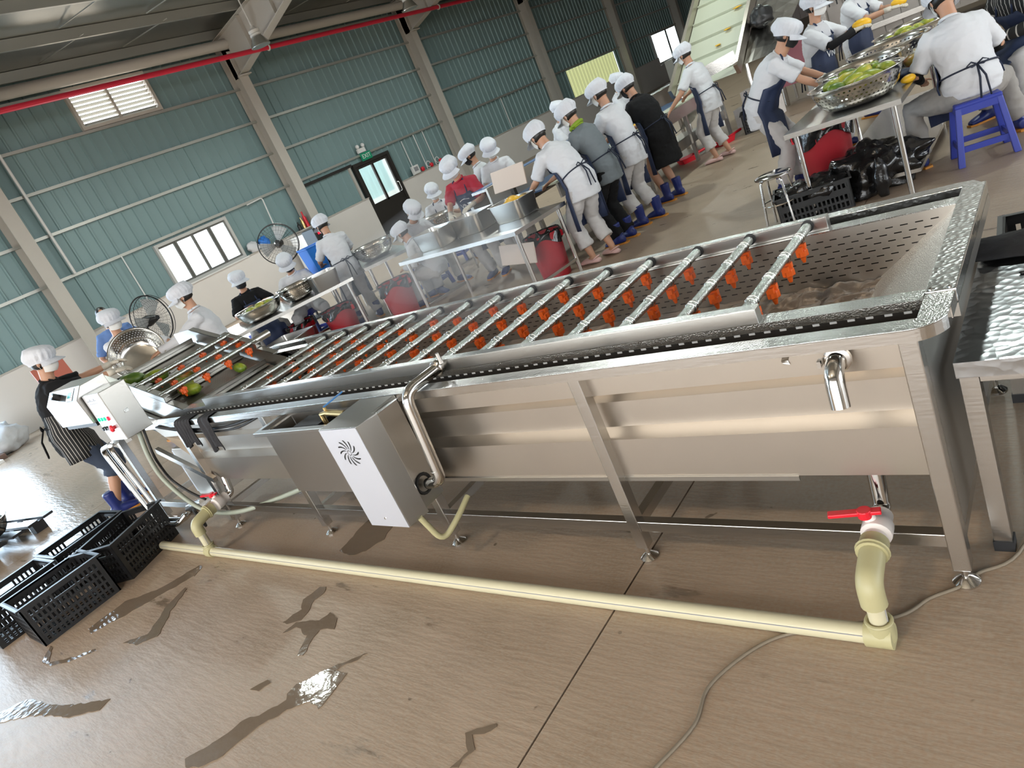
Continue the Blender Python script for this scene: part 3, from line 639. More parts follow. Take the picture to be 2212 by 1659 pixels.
# blower cabinet
bc = MB(); bc.prism([(-2.752, 1.60), (-2.482, 1.60), (-2.462, 1.715), (-2.50, 1.715), (-2.50, 1.868), (-2.752, 1.868)], 'z', .352, .8785)
bcab = bc.build('blower_cabinet', STEEL_S, wm, bev=.004); bcab['label'] = 'satin steel blower cabinet with a curved vent'
MB().add([(-2.754, 1.598, .8785), (-2.480, 1.598, .8785), (-2.46, 1.715, .872), (-2.46, 1.87, .868), (-2.754, 1.87, .868)], [(0, 1, 2, 3, 4)]).build('top_cover', WET, bcab)
front = MB().box(-2.750, -2.484, 1.5965, 1.5995, .354, .876).build('front_sheet', mat('matte_white_steel', (.72, .74, .80), .5, .85, bump=.03, bscale=50), bcab)
v = MB()
for k in range(12):
    a0 = k * PI / 6; pts = []
    for j in range(7):
        t_ = j / 6; r = .020 + .046 * t_; a = a0 + .55 * t_; wd = .0012 + .0042 * t_ * (1 if j < 6 else .5)
        pts.append((r * math.cos(a), r * math.sin(a), wd, a + PI / 2))
    vs = []; fs = []
    for (x, z, wd, an) in pts:
        for s_ in (-1, 1): vs.append((-2.615 + x + s_ * wd * math.cos(an), 1.5955, .755 + z + s_ * wd * math.sin(an)))
    for j in range(6): fs.append((2 * j, 2 * j + 1, 2 * j + 3, 2 * j + 2))
    v.add(vs, fs)
for k in range(10):
    a = k * PI / 5; v.lathe([(.0022, 0), (.0022, .0008)], (-2.615 + .012 * math.cos(a), 1.5962, .755 + .012 * math.sin(a)), 8, (0, -1, 0))
v.build('vent_slots', mat('vent_dark', (.004, .004, .004), .9), bcab)
MB().lathe([(.006, 0), (.005, .003)], (-2.62, 1.5965, .40), 10, (0, -1, 0)).build('screw', CHROME, bcab)
MB().tube(fillet([(-2.47, 1.66, .36), (-2.44, 1.69, .20), (-2.40, 1.80, .26), (-2.40, 1.90, .30)], .06), .014, 10).build('drain_bend', PVCD, bcab, auto=40)
MB().ring((-2.498, 1.785, .455), (1, 0, 0), .045, .008).build('pipe_grommet', RUBBER, bcab)
# side water tank with rim and ball valve
tk = MB()
ox0, ox1, oy0, oy1, tz = -3.565, -2.76, 1.72, 1.93, .822
for (a, b_, c, d_) in ((ox0, ox1, oy0, oy0 + .035), (ox0, ox0 + .035, oy0 + .035, oy1)): tk.box(a, b_, c, d_, tz - .022, tz)
rim = tk.build('tank_rim', STEEL_S, wm, bev=.003)
b = MB(); b.box(-3.50, -2.76, 1.748, 1.752, .43, .80).box(-3.50, -3.496, 1.752, 1.93, .43, .80).box(-3.50, -2.76, 1.752, 1.93, .43, .434); b.build('side_tank', STEEL_S, wm)
MB().tube([(-2.96, 1.80, .445), (-2.96, 1.80, .40)], .012, 10).build('tank_drain', CHROME, wm)
va = MB().tube([(-2.95, 1.80, .86), (-2.80, 1.79, .85)], .017, 12).build('ball_valve', BRASS, wm, auto=40)
MB().tube([(-2.95, 1.80, .86), (-3.0, 1.80, .855), (-3.0, 1.80, .80)], .013, 10).tube([(-2.95, 1.80, .865), (-2.95, 1.80, .89)], .009, 8).build('valve_tail', BRASS, va)
MB().bar((-2.955, 1.80, .892), (-2.90, 1.90, .915), .016, .005).build('valve_lever', BLUEH, va)
MB().box(-3.30, -3.08, 1.80, 1.91, .70, .80).build('float_box', BLACKP, wm)
# control cabinets
c1 = MB().box(-5.28, -5.0, 1.665, 1.85, .893, 1.244).build('control_cabinet', STEEL_S, wm, bev=.004); c1['label'] = 'small steel control cabinet with buttons on a white panel'
MB().box(-5.276, -5.004, 1.6615, 1.6645, .897, 1.240).build('control_panel', mat('panel_face', (.78, .78, .80), .35, .5), c1)
for k in range(3): MB().lathe([(.013, 0), (.013, .008), (.009, .010)], (-5.235 + .048 * k, 1.6615, 1.062), 14, (0, -1, 0)).build('indicator', GREENL, c1, auto=40)
MB().lathe([(.015, 0), (.015, .010), (.010, .012)], (-5.075, 1.6615, 1.062), 14, (0, -1, 0)).build('indicator', REDL, c1, auto=40)
for k in range(3): MB().lathe([(.013, 0), (.013, .016), (.010, .02)], (-5.235 + .045 * k, 1.6615, .995), 14, (0, -1, 0)).build('switch', BLACKP, c1, auto=40)
MB().lathe([(.012, 0), (.012, .016), (.024, .018), (.024, .03), (.014, .036)], (-5.065, 1.6615, .995), 16, (0, -1, 0)).build('emergency_button', RED, c1, auto=40)
b = MB()
for z in (1.095, 1.088, 1.030, 1.023):
    for k in range(4): b.box(-5.25 + .05 * k, -5.215 + .05 * k, 1.6608, 1.6615, z, z + .003)
b.build('panel_print', INK, c1)
b = MB()
for k in range(7): b.box(-5.235 + .022 * k, -5.222 + .022 * k, 1.6608, 1.6615, 1.195, 1.203 + .012 * (k % 3 == 2))
for k in range(6): b.box(-5.22 + .024 * k, -5.205 + .024 * k, 1.6608, 1.6615, 1.176, 1.181)
b.build('panel_heading', INK, c1)
MB().box(-4.9995, -4.996, 1.74, 1.77, 1.05, 1.075).build('latch', CHROME, c1)
c2 = MB().prism([(1.64, 1.05), (1.63, 1.232), (1.70, 1.312), (1.87, 1.315), (1.87, 1.05)], 'x', -5.92, -5.305).build('inverter_cabinet', STEEL_S, wm, bev=.004); c2['label'] = 'steel inverter box with a sloped top and small display'
dirv = Vector((0, .07, .08)).normalized(); nrm = Vector((0, -.08, .07)).normalized()
def slope(u, w, h=.0015): return Vector((-5.92 + u, 1.63, 1.232)) + dirv * w + nrm * h
def patch(u0, u1, w0, w1, h): return MB().add([slope(u0, w0, h), slope(u1, w0, h), slope(u1, w1, h), slope(u0, w1, h)], [(0, 1, 2, 3)])
patch(.40, .52, .008, .098, .002).build('display_plate', WHITEPAINT, c2); patch(.42, .48, .03, .07, .003).build('display', SCREEN, c2)
b = MB(); [b.add(patch(.495, .505, q, q + .008, .0035).v, [(0, 1, 2, 3)]) for q in (.03, .045, .06)]; b.build('display_keys', INK, c2)
p0 = slope(.25, .05, 0); b = MB().tube([p0, p0 + nrm * .05], .024, 14); b.build('pilot_knob', BLACKP, c2, auto=40); MB().bar(p0 + nrm * .05 - Vector((.02, 0, 0)), p0 + nrm * .055 + Vector((.02, 0, 0)), .012, .012).build('knob_lever', CHROME, c2)
MB().box(-5.9, -5.33, 1.66, 1.85, 1.02, 1.05).build('underside', DARKSTEEL_SHADE, c2)
MB().bar((-5.6, 1.85, 1.02), (-5.6, 1.95, .86), .05, .05).bar((-5.15, 1.85, .92), (-5.15, 1.93, .86), .05, .05).build('cabinet_bracket', STEEL, wm)
# left-hand steel tubes, pump, hose and cables under the control cabinet
b = MB()
for dy in (0, .05): b.tube(fillet([(-5.55, 1.72 + dy, .83), (-5.75, 1.72 + dy, .80), (-5.62, 1.72 + dy, .12), (-5.35, 1.74 + dy, .12), (-5.30, 1.80 + dy, .16)], .07), .020, 12)
b.build('pump_tubes', CHROME, wm, auto=40)
pu = MB().tube([(-5.30, 1.86, .17), (-5.12, 1.90, .20)], .05, 16).build('circulation_pump', STEEL, wm, auto=40)
MB().box(-5.30, -4.95, 1.97, 2.35, .22, .62).build('pump_housing', STEEL_P, wm, bev=.004)
MB().box(-5.34, -5.30, 1.98, 2.34, .24, .60).build('pump_vent_sheet', MATS['matte_white_steel'], wm)
MB().tube(smoothpath([(-5.10, 1.78, .88), (-5.09, 1.74, .70), (-5.06, 1.73, .52), (-4.95, 1.76, .30), (-4.80, 1.80, .20), (-4.55, 1.87, .17), (-4.2, 2.0, .20), (-3.8, 2.05, .28)], 6), .016, 10).build('water_hose', HOSE, wm, smooth=True)
MB().tube(smoothpath([(-5.06, 1.80, .89), (-5.04, 1.76, .74), (-5.12, 1.78, .62), (-5.2, 1.82, .46), (-5.10, 1.84, .34), (-4.98, 1.86, .26)], 6), .009, 8).build('power_cable', RUBBER, wm, smooth=True)
MB().tube(smoothpath([(-5.0, 1.86, .86), (-4.6, 1.89, .80), (-4.2, 1.9, .79), (-3.8, 1.9, .835)], 6), .009, 8).tube(smoothpath([(-5.02, 1.86, .86), (-4.6, 1.885, .785), (-4.1, 1.89, .775), (-3.75, 1.9, .835)], 6), .007, 8).build('power_cable', RUBBER, wm, smooth=True)
MB().ring((-5.10, 1.80, .14), (.4, 1, .1), .07, .010, 20, 8).build('cable_coil', RUBBER, wm)
MB().bar((-5.34, 1.9, .66), (-4.75, 1.9, .40), .03, .04).build('brace', STEEL, wm)
# water in the tank
def water(u, v):
    x = -4.45 + 3.75 * u; y = 2.122 + .737 * v; tb = max(0, min(1, (x + 1.7) / .6)); a = .005 + .03 * tb
    return (x, y, .655 + a * noise.noise(Vector((x * 11, y * 11, 2))) + a * .5 * noise.noise(Vector((x * 29, y * 29, 5))))
wt = MB().grid(water, 260, 56).build('bath_water', mat('bath_water', (.34, .29, .25), .10, bump=.4, bscale=28, spec=.7), None, smooth=True)
tag(wt, 'murky bubbling water filling the washing tank', 'water', kind='stuff')
# ------------------------------------------------------------------ drain pipe on the floor with two ball valves
dp = thing('drain_pipe', 'cream plastic drain pipe on the floor with two red handled valves', 'pipe', (-2.6, 1.63, 0))
MB().tube([(-.64, 1.63, .031), (-5.45, 1.605, .031)], .030, 20).build('floor_pipe', PVC, dp, auto=40)
MB().tube([(-.64, 1.603, .0445), (-5.45, 1.578, .0445)], .0016, 6).build('pipe_stripe', INK, dp)
def riser(x, y, zt, yv, tank_y, red_flip):
    MB().tube([(x, y, .031), (x, y + .005, zt)], .026, 18).build('riser', PVC, dp, auto=40)
    MB().tube([(x - .045, y - .001, .031), (x + .03, y, .031)], .039, 18).tube([(x, y, .02), (x, y + .001, .085)], .036, 18).ring((x, y + .001, .085), (0, 0, 1), .034, .006, 20, 8).build('floor_elbow', PVCD, dp, auto=40)
    MB().tube([(x + .026, y - .004, .09), (x + .026, y + .002, zt)], .0015, 6).build('pipe_stripe', INK, dp)
    MB().tube(fillet([(x, y + .003, zt - .02), (x, y + .004, zt + .055), (x - .005, y + .115, zt + .075)], .055, 8), .037, 18).build('upper_elbow', PVCD, dp, auto=40)
    d = Vector((-.03, 1, .04)).normalized(); c = Vector((x - .005, y + .105, zt + .075))
    MB().tube([c, c + d * .022, c + d * .028, c + d * .055], [.045, .045, .041, .041], 20).ring(c + d * .012, d, .045, .004, 20, 6).build('union_nut', PVCD, dp, auto=40)
    vb = MB().tube([c + d * .05, c + d * .075, c + d * .085, c + d * .13, c + d * .14, c + d * .175], [.034, .034, .044, .044, .036, .036], 18)
    vb.tube([c + d * .108 + Vector((-.01, -.0, .035)), c + d * .108 + Vector((-.02, 0, .062))], .018, 14); vb = vb.build('valve_body', WHITEP, dp, auto=40)
    hc = c + d * .108 + Vector((-.022, -.005, .066))
    MB().bar(hc + Vector((.045, .012, .0)), hc + Vector((-.10, -.022, .004)), .026, .013).tube([hc - Vector((0, 0, .016)), hc + Vector((0, 0, .012))], .021, 14).build('valve_handle', RED, vb, bev=.003)
    e = c + d * .165
    MB().tube(fillet([e, e + d * .05, Vector((x - .01, e.y + .07, .395))], .05, 8), .026, 16).build('steel_outlet', CHROME, dp, auto=40)
riser(-.632, 1.632, .165, 0, 0, 1); riser(-4.71, 1.61, .19, 0, 0, 1)
# cable lying on the floor
cb = [(-1.16, .98), (-1.127, 1.058), (-1.074, 1.214), (-1.082, 1.349), (-1.023, 1.483), (-.936, 1.588), (-.80, 1.655), (-.614, 1.735), (-.539, 1.825), (-.467, 1.885), (-.425, 1.95), (-.33, 2.05), (-.25, 2.4), (-.1, 2.9), (.3, 3.3)]
o = MB().tube(smoothpath([(x, y, .006) for x, y in cb], 6), .0055, 8).build('floor_cable', GREYCABLE, None, smooth=True); tag(o, 'thin grey cable snaking over the floor past the drain pipe', 'cable')
o = MB().tube(smoothpath([(-1.16, .98, .006), (-1.3, .8, .006), (-1.6, .4, .006), (-2.0, -.6, .006)], 6), .0055, 8)

# steam rising from the bath
m, nt, bb = _new('steam'); nt.nodes.remove(bb); vs_ = N(nt, 'ShaderNodeVolumeScatter'); vs_.inputs['Color'].default_value = (.95, .96, 1, 1); vs_.inputs['Density'].default_value = .2; vs_.inputs['Anisotropy'].default_value = .2
nt.links.new(vs_.outputs[0], nt.nodes['Material Output'].inputs['Volume'])
for k, (c_, r_) in enumerate((((-2.6, 2.75, 1.05), (.55, .42, .22)), ((-3.1, 3.15, 1.22), (.60, .50, .30)), ((-3.9, 3.3, 1.12), (.55, .55, .28)), ((-1.35, 2.55, .84), (.35, .28, .10)))):
    o = MB().ell(c_, r_, nu=20, nv=12).build('steam_puff', m, None, smooth=True); tag(o, ('thin steam over the middle of the spray pipes', 'steam drifting behind the middle of the washer', 'steam drifting behind the left part of the washer', 'fine spray mist over the right end of the bath')[k], 'steam', 'steam above the bath', 'stuff')
# ------------------------------------------------------------------ mangoes
def mango_mat(name, c1, c2, c3):
    m, nt, b = _new(name); L = nt.links; tc = N(nt, 'ShaderNodeTexCoord'); oi = N(nt, 'ShaderNodeObjectInfo')
    ad = N(nt, 'ShaderNodeVectorMath', operation='ADD'); L.new(tc.outputs['Object'], ad.inputs[0])
    cmb = N(nt, 'ShaderNodeCombineXYZ'); mu = N(nt, 'ShaderNodeMath', operation='MULTIPLY'); mu.inputs[1].default_value = 37.0; L.new(oi.outputs['Random'], mu.inputs[0]); L.new(mu.outputs[0], cmb.inputs[0]); L.new(cmb.outputs[0], ad.inputs[1])
    n = N(nt, 'ShaderNodeTexNoise'); n.inputs['Scale'].default_value = 9; n.inputs['Detail'].default_value = 3; L.new(ad.outputs[0], n.inputs['Vector'])
    r = N(nt, 'ShaderNodeValToRGB'); e = r.color_ramp.elements; e[0].position = .35; e[0].color = (*c1, 1); e[1].position = .62; e[1].color = (*c3, 1); q = e.new(.5); q.color = (*c2, 1)
    L.new(n.outputs['Fac'], r.inputs[0]); L.new(r.outputs[0], b.inputs['Base Color']); b.inputs['Roughness'].default_value = .35; return m
MANGO_G = mango_mat('green_mango', (.06, .13, .02), (.15, .24, .02), (.30, .35, .03)); MANGO_Y = mango_mat('yellow_green_mango', (.16, .24, .03), (.36, .40, .05), (.50, .42, .05))
MANGO_R = mango_mat('blushed_mango', (.10, .14, .02), (.30, .20, .03), (.42, .09, .03))
def mango_shape(p):
    k = 1 + .10 * p.x; return Vector((p.x + .0, p.y * k + .10 * p.x * p.x, p.z * k))
mg_me = {}
for nm, m in (('g', MANGO_G), ('y', MANGO_Y), ('r', MANGO_R), ('p', MANGOY)):
    me = MB().ell((0, 0, 0), (.085, .052, .046), nu=18, nv=12, fn=mango_shape).mesh('mango', True); me.materials.append(m); mg_me[nm] = me
stem_me = MB().tube([(0, 0, 0), (.012, 0, .003)], [.006, .004], 8).mesh('stem'); stem_me.materials.append(mat('stem_brown', (.10, .07, .03), .8))
def mango(loc, rot, kind, label, group=None, s=1.0, stem=True):
    o = bpy.data.objects.new('mango', mg_me[kind]); COL.objects.link(o); o.location = loc; o.rotation_euler = rot; o.scale = (s, s, s); WM[o.name] = Matrix(); tag(o, label, 'mango', group)
    if stem:
        q = bpy.data.objects.new('stem', stem_me); COL.objects.link(q); q.parent = o; q.location = (.083, .008, 0)
    return o
# on the conveyor belt
def onbelt(x, y, h=.05): return (x, y, bz(x) + h)
mango(onbelt(-5.80, 2.20, .06), (0, .3, 1.0), 'g', 'large glossy green mango leftmost on the mesh belt', None, 1.15)
mango(onbelt(-5.66, 2.31, .06), (.2, .3, 1.4), 'g', 'second glossy green mango on the mesh belt beside the leftmost', None, 1.12)
mango(onbelt(-5.45, 2.42), (0, .3, .4), 'r', 'brown blushed mango under the spray pipes on the mesh belt')
mango(onbelt(-5.38, 2.34), (0, .3, .2), 'y', 'yellow topped mango under the second spray pipe of the incline')
mango(onbelt(-5.26, 2.30), (0, .3, 1.0), 'g', 'dark green mango under the lowest incline spray pipe')
mango(onbelt(-5.17, 2.68, .045), (0, .3, 0), 'g', 'green mango half hidden by an orange nozzle mid belt', None, .8)
# ------------------------------------------------------------------ black rags on the rim
def rag(x0, wd, drop, label, folds):
    def f(u, v):
        x = x0 + wd * (u - .5) + .006 * math.sin(9 * v + 5 * u); ph = folds * 2 * PI * u; amp = .007 * (.4 + v)
        L = v * (drop + .10 + .02 * math.sin(7 * u))
        if L < .075: return (x, 1.945 - L, .886 + .003 * math.cos(ph))
        if L < .095: t_ = (L - .075) / .02; return (x, 1.868 - .008 * math.sin(t_ * PI / 2) - amp * .5 * (1 + math.sin(ph)), .886 - .012 * t_)
        return (x, 1.858 - amp * (1 + math.sin(ph)), .872 - (L - .095))
    o = MB().grid(f, 44, 26).build('black_rag', mat('rag_cloth', (.022, .022, .026), .85, bump=.5, bscale=60), None, smooth=True); sm = o.modifiers.new('s', 'SOLIDIFY'); sm.thickness = .004; tag(o, label, 'rag', 'black rags on the washer rim')
rag(-4.62, .20, .16, 'black pleated rag on the washer rim next to the control cabinet', 5)
rag(-4.33, .13, .20, 'black rag in two long strips on the washer rim left of the side tank', 2)
# ------------------------------------------------------------------ crates
def crate_mesh(name, W, D, Hh, m):
    b = MB(); t = .010; tp = .018
    def wall(horizontal, at, a0, a1, ins):
        n = 17 if a1 - a0 > .42 else 12; rows = [(.02, .055), (.07, .105), (.12, .155), (.17, .205), (Hh - .078, Hh - .04)] if Hh > .28 else [(.02, .06), (.08, .12), (Hh - .078, Hh - .04)]
        def bx(s0, s1, z0, z1): 
            if horizontal: b.box(s0, s1, at, at + t, z0, z1)
            else: b.box(at, at + t, s0, s1, z0, z1)
        zz = 0
        for (p, q) in rows: bx(a0, a1, zz, p); zz = q
        bx(a0, a1, zz, Hh); st = (a1 - a0) / n
        for r_, (p, q) in enumerate(rows):
            for k in range(n + 1):
                if r_ == len(rows) - 1 and abs(k - n / 2) < 2.6 and not abs(k - n / 2) > 2: continue
                w_ = .014 if 0 < k < n else .05; c = a0 + st * k; bx(max(a0, c - w_ / 2), min(a1, c + w_ / 2), p, q)
    wall(True, -D / 2, -W / 2, W / 2, 0); wall(True, D / 2 - t, -W / 2, W / 2, 0); wall(False, -W / 2, -D / 2, D / 2, 0); wall(False, W / 2 - t, -D / 2, D / 2, 0)
    for y0, y1 in ((-D / 2 - tp, -D / 2 + t), (D / 2 - t, D / 2 + tp)): b.box(-W / 2 - tp, W / 2 + tp, y0, y1, Hh - .012, Hh)
    for x0, x1 in ((-W / 2 - tp, -W / 2 + t), (W / 2 - t, W / 2 + tp)): b.box(x0, x1, -D / 2 + t, D / 2 - t, Hh - .012, Hh)
    me = b.mesh(name); me.materials.append(m)
    fb = MB()
    for k in range(9): fb.box(-W / 2 + t, W / 2 - t, -D / 2 + .02 + k * (D - .06) / 8, -D / 2 + .032 + k * (D - .06) / 8, 0, .008)
    for k in range(7): fb.box(-W / 2 + .02 + k * (W - .06) / 6, -W / 2 + .032 + k * (W - .06) / 6, -D / 2 + t, D / 2 - t, .001, .009)
    fm = fb.mesh('crate_floor'); fm.materials.append(m); return me, fm
cm1 = crate_mesh('crate_walls', .36, .52, .30, BLACKP); cm2 = crate_mesh('crate_walls', .58, .38, .25, GREYCRATE)
def crate(x, y, z, rz, label, kind=0, group=None):
    t = thing('fruit_crate', label, 'crate', (x, y, z), rz, group); me, fm = (cm1, cm2)[kind]
    place(me, 'walls', t, Matrix()); place(fm, 'bottom', t, Matrix()); return t
G = 'black crates on the floor by the machine'
crate(-5.50, .935, 0, -.02, 'black slatted crate nearest on the floor at the lower left', 0, G)
crate(-5.60, 1.46, 0, .42, 'black crate turned askew at the end of the drain pipe', 0, G)
crate(-6.11, 1.36, 0, .05, 'black crate with rounded slots behind the askew crate', 0, G)
crate(-6.02, .80, 0, .03, 'black crate at the left edge behind the nearest crate', 0, G)
t = thing('bagged_crate', 'charcoal crate lined with a black bag beside the steel stool', 'crate', (-1.96, 6.33, 0), .28); place(cm2[0], 'walls', t, Matrix()); place(cm2[1], 'bottom', t, Matrix())
def blob(c, rad, amp, sc, name, m, parent=None, seed=0, nu=40, nv=24, flat=None):
    b = MB().ell(c, rad, nu=nu, nv=nv); C = Vector(c)
    for i, p in enumerate(b.v):
        d = (p - C); k = 1 + amp * (noise.noise(p * sc + Vector((seed, seed * 2, 0))) + .5 * noise.noise(p * sc * 2.3 + Vector((seed, 0, 5)))); q = C + d * k
        if flat is not None and q.z < flat: q.z = flat
        b.v[i] = q
    return b.build(name, m, parent, smooth=True)
blob((-1.96, 6.33, .20), (.30, .20, .11), .35, 9, 'liner_bag', BAG, t, 3)
b = blob((-1.55, 6.65, .17), (.42, .30, .19), .45, 6, 'bin_bag', BAG, None, 11, 60, 36, .005); tag(b, 'large crumpled black bag lying under the right hand table', 'bag')
b = blob((-1.42, 6.32, .15), (.06, .06, .17), .3, 12, 'bin_bag', BAG, None, 5, 24, 16, .004); tag(b, 'knotted black bag end hanging beside the right table leg', 'bag')
# ------------------------------------------------------------------ perforated bowls
def perf_mat():
    m, nt, b = _new('perforated_steel'); L = nt.links; tc = N(nt, 'ShaderNodeTexCoord'); sp = N(nt, 'ShaderNodeSeparateXYZ'); L.new(tc.outputs['Object'], sp.inputs[0])
    at = N(nt, 'ShaderNodeMath', operation='ARCTAN2'); L.new(sp.outputs[1], at.inputs[0]); L.new(sp.outputs[0], at.inputs[1])
    def mul(s, k): x = N(nt, 'ShaderNodeMath', operation='MULTIPLY'); L.new(s, x.inputs[0]); x.inputs[1].default_value = k; return x.outputs[0]
    def op(o, a, c=None, v=None):
        x = N(nt, 'ShaderNodeMath', operation=o); L.new(a, x.inputs[0])
        if c is not None: L.new(c, x.inputs[1])
        elif v is not None: x.inputs[1].default_value = v
        return x.outputs[0]
    u = mul(at.outputs[0], 54 / (2 * PI)); vz = mul(sp.outputs[2], 36); row = op('FLOOR', vz); u2 = op('ADD', u, op('MULTIPLY', row, v=.5))
    fu = op('SUBTRACT', op('FRACT', u2), v=.5); fv = op('SUBTRACT', op('FRACT', vz), v=.5)
    d = op('ADD', op('MULTIPLY', fu, fu), op('MULTIPLY', fv, fv)); hole = op('LESS_THAN', d, v=.055)
    inb = op('MULTIPLY', op('LESS_THAN', sp.outputs[2], v=.165), op('GREATER_THAN', sp.outputs[2], v=.02)); hole = op('MULTIPLY', hole, inb)
    b.inputs['Base Color'].default_value = (.68, .67, .64, 1); b.inputs['Metallic'].default_value = 1; b.inputs['Roughness'].default_value = .17
    inv = op('SUBTRACT', hole, v=1); al = op('MULTIPLY', inv, v=-1); L.new(al, b.inputs['Alpha']); return m
PERF = perf_mat()
def bowl_profile(R, Hh): return [(.0, .004), (R * .55, .004), (R * .70, .02), (R * .84, Hh * .4), (R * .93, Hh * .8), (R * .95, Hh - .004), (R, Hh), (R, Hh + .004), (R * .94, Hh + .002), (R * .92, Hh * .8), (R * .83, Hh * .4), (R * .69, .024), (R * .54, .008), (0, .008)]
def bowl_me(R, Hh, m):
    me = MB().lathe(bowl_profile(R, Hh), (0, 0, 0), 48).mesh('bowl', True); me.materials.append(m); return me
B_BIG = bowl_me(.31, .20, PERF); B_PL = bowl_me(.30, .17, BOWL); B_MID = bowl_me(.25, .19, PERF); B_WIDE = bowl_me(.36, .20, PERF)
def bowl(me, loc, label, group=None, rot=(0, 0, 0)):
    o = bpy.data.objects.new('steel_bowl', me); COL.objects.link(o); o.location = loc; o.rotation_euler = rot; WM[o.name] = Matrix(); return tag(o, label, 'bowl', group)
def fill(c, R, z, n, kinds, label, group, seed):
    rd = random.Random(seed)
    for i in range(n):
        a = i * 2.4; r = R * math.sqrt((i + .4) / n) * .72
        mango((c[0] + r * math.cos(a), c[1] + r * math.sin(a), z + .035 * (1 - r / R) + rd.uniform(-.01, .012)), (rd.uniform(-.3, .3), rd.uniform(-.3, .3), rd.uniform(0, 6.3)), rd.choice(kinds), label, group, rd.uniform(.95, 1.15))
# ------------------------------------------------------------------ steel tables
def table(name, label, x0, x1, y0, y1, z, rz=0.0, shelf=None, legr=.021, lip=.04, origin=None, mtop=STEEL, extra=None):
    cx, cy = (x0 + x1) / 2, (y0 + y1) / 2; t = thing(name, label, 'table', (cx, cy, 0), rz); hx, hy = (x1 - x0) / 2, (y1 - y0) / 2; M = WM[t.name]
    def bld(b, *a, **k): return b.xf(M).build(*a, **k)
    bld(MB().box(-hx, hx, -hy, hy, z - .004, z).box(-hx, hx, -hy, -hy + .003, z - lip, z - .004).box(-hx, hx, hy - .003, hy, z - lip, z - .004).box(-hx, -hx + .003, -hy + .003, hy - .003, z - lip, z - .004).box(hx - .003, hx, -hy + .003, hy - .003, z - lip, z - .004), 'table_top', mtop, t)
    legs = [(-1, -1), (1, -1), (1, 1), (-1, 1)]; ex = [(s, v) for v in (extra or []) for s in (-1, 1)]
    for sx, sy in legs: bld(MB().tube([(sx * (hx - .07), sy * (hy - .07), .0), (sx * (hx - .07), sy * (hy - .07), z - .004)], legr, 14), 'leg', CHROME, t, auto=40)
    for sx, yy in ex: bld(MB().tube([(sx * (hx - .07), yy, .0), (sx * (hx - .07), yy, z - .004)], legr, 14), 'leg', CHROME, t, auto=40)
    if shelf: bld(MB().box(-hx + .03, hx - .03, -hy + .35, hy - .05, shelf - .03, shelf), 'shelf', STEEL, t)
    else:
        for sx in (-1, 1): bld(MB().box(sx * (hx - .07) - .015, sx * (hx - .07) + .015, -hy + .07, hy - .07, .13, .16), 'stretcher', STEEL, t)
    return t
rt = table('work_table', 'stainless work table on the right heaped with bowls of mangoes', -2.0, -1.14, 6.13, 9.9, .735, shelf=.11, extra=[.1])
ta = table('work_table', 'stainless work table in the middle carrying three deep steel trays', -6.35, -4.36, 5.58, 6.42, .75, rz=-.12)
tl = table('work_table', 'stainless work table on the left below the window with bowls', -8.78, -7.62, 4.40, 6.05, .75, rz=-.42)
t2 = table('work_table', 'narrow steel table by the wall with a perforated bowl behind the back view worker', -9.2, -7.1, 6.55, 7.25, .75, rz=-.55)
# bowls on the right table
bowl(B_WIDE, (-1.50, 6.56, .737), 'nearest perforated bowl heaped with green mangoes on the right table', rot=(0, 0, 0)); fill((-1.50, 6.56), .34, .90, 11, 'gyyg', 'green mango in the nearest heaped bowl on the right table', 'mangoes in the nearest right bowl', 2)
bowl(B_WIDE, (-1.60, 7.22, .737), 'second perforated bowl on the right table behind the heaped one'); fill((-1.62, 7.20), .30, .86, 5, 'yg', 'green mango in the second bowl on the right table', 'mangoes in the second right bowl', 4)
bowl(B_WIDE, (-1.50, 7.98, .737), 'third perforated bowl on the right table beside the seated worker')
bowl(B_WIDE, (-1.42, 8.78, .737), 'fourth perforated bowl on the right table near the far worker'); fill((-1.42, 8.78), .3, .88, 5, 'y', 'yellow green mango in the fourth bowl on the right table', 'mangoes in the fourth right bowl', 8)
bowl(B_PL, (-1.45, 9.52, .737), 'farthest steel bowl on the right table at the top edge')
def tray(x, y, z, rz, label, W=.46, D=.34, Hh=.20, parts=True):
    t = thing('steel_tray', label, 'tray', (x, y, z), rz, 'deep steel trays'); M = WM[t.name]; b = MB(); w2, d2 = W / 2, D / 2; k = .02
    rings = []
    for (f, zz) in ((.86, 0), (.90, .02), (1.0, Hh), (1.07, Hh), (1.07, Hh + .004), (.985, Hh + .004), (.885, .025), (.85, .006)):
        ring = []
        for cx, cy, a0 in ((1, 1, 0), (-1, 1, 90), (-1, -1, 180), (1, -1, 270)):
            for j in range(5):
                a = math.radians(a0 + 22.5 * j); ring.append(Vector((cx * (w2 * f - .05) + .05 * math.cos(a), cy * (d2 * f - .05) + .05 * math.sin(a), zz)))
        rings.append(ring)
    b.loft(rings, True).xf(M).build('tray_body', STEEL_S, t, auto=35); return t
tray(-5.92, 5.98, .752, -.10, 'left deep steel tray on the middle table'); tray(-5.50, 6.20, .752, -.05, 'middle deep steel tray on the middle table'); tray(-4.90, 6.22, .752, -.12, 'right deep steel tray on the middle table under the pale board')
fill((-4.9, 6.22), .18, .90, 4, 'p', 'peeled orange mango piece in the right steel tray', 'peeled mangoes in the right tray', 5)
for k, (xx, yy) in enumerate(((-7.95, 5.15), )): pass
bowl(B_PL, (-8.12, 4.84, .752), 'smooth steel bowl with mangoes at the near end of the left table'); fill((-8.12, 4.84), .26, .87, 6, 'yg', 'green mango in the bowl at the near end of the left table', 'mangoes in the near left bowl', 6)
bowl(B_MID, (-7.98, 5.36, .752), 'perforated steel bowl in the middle of the left table'); 
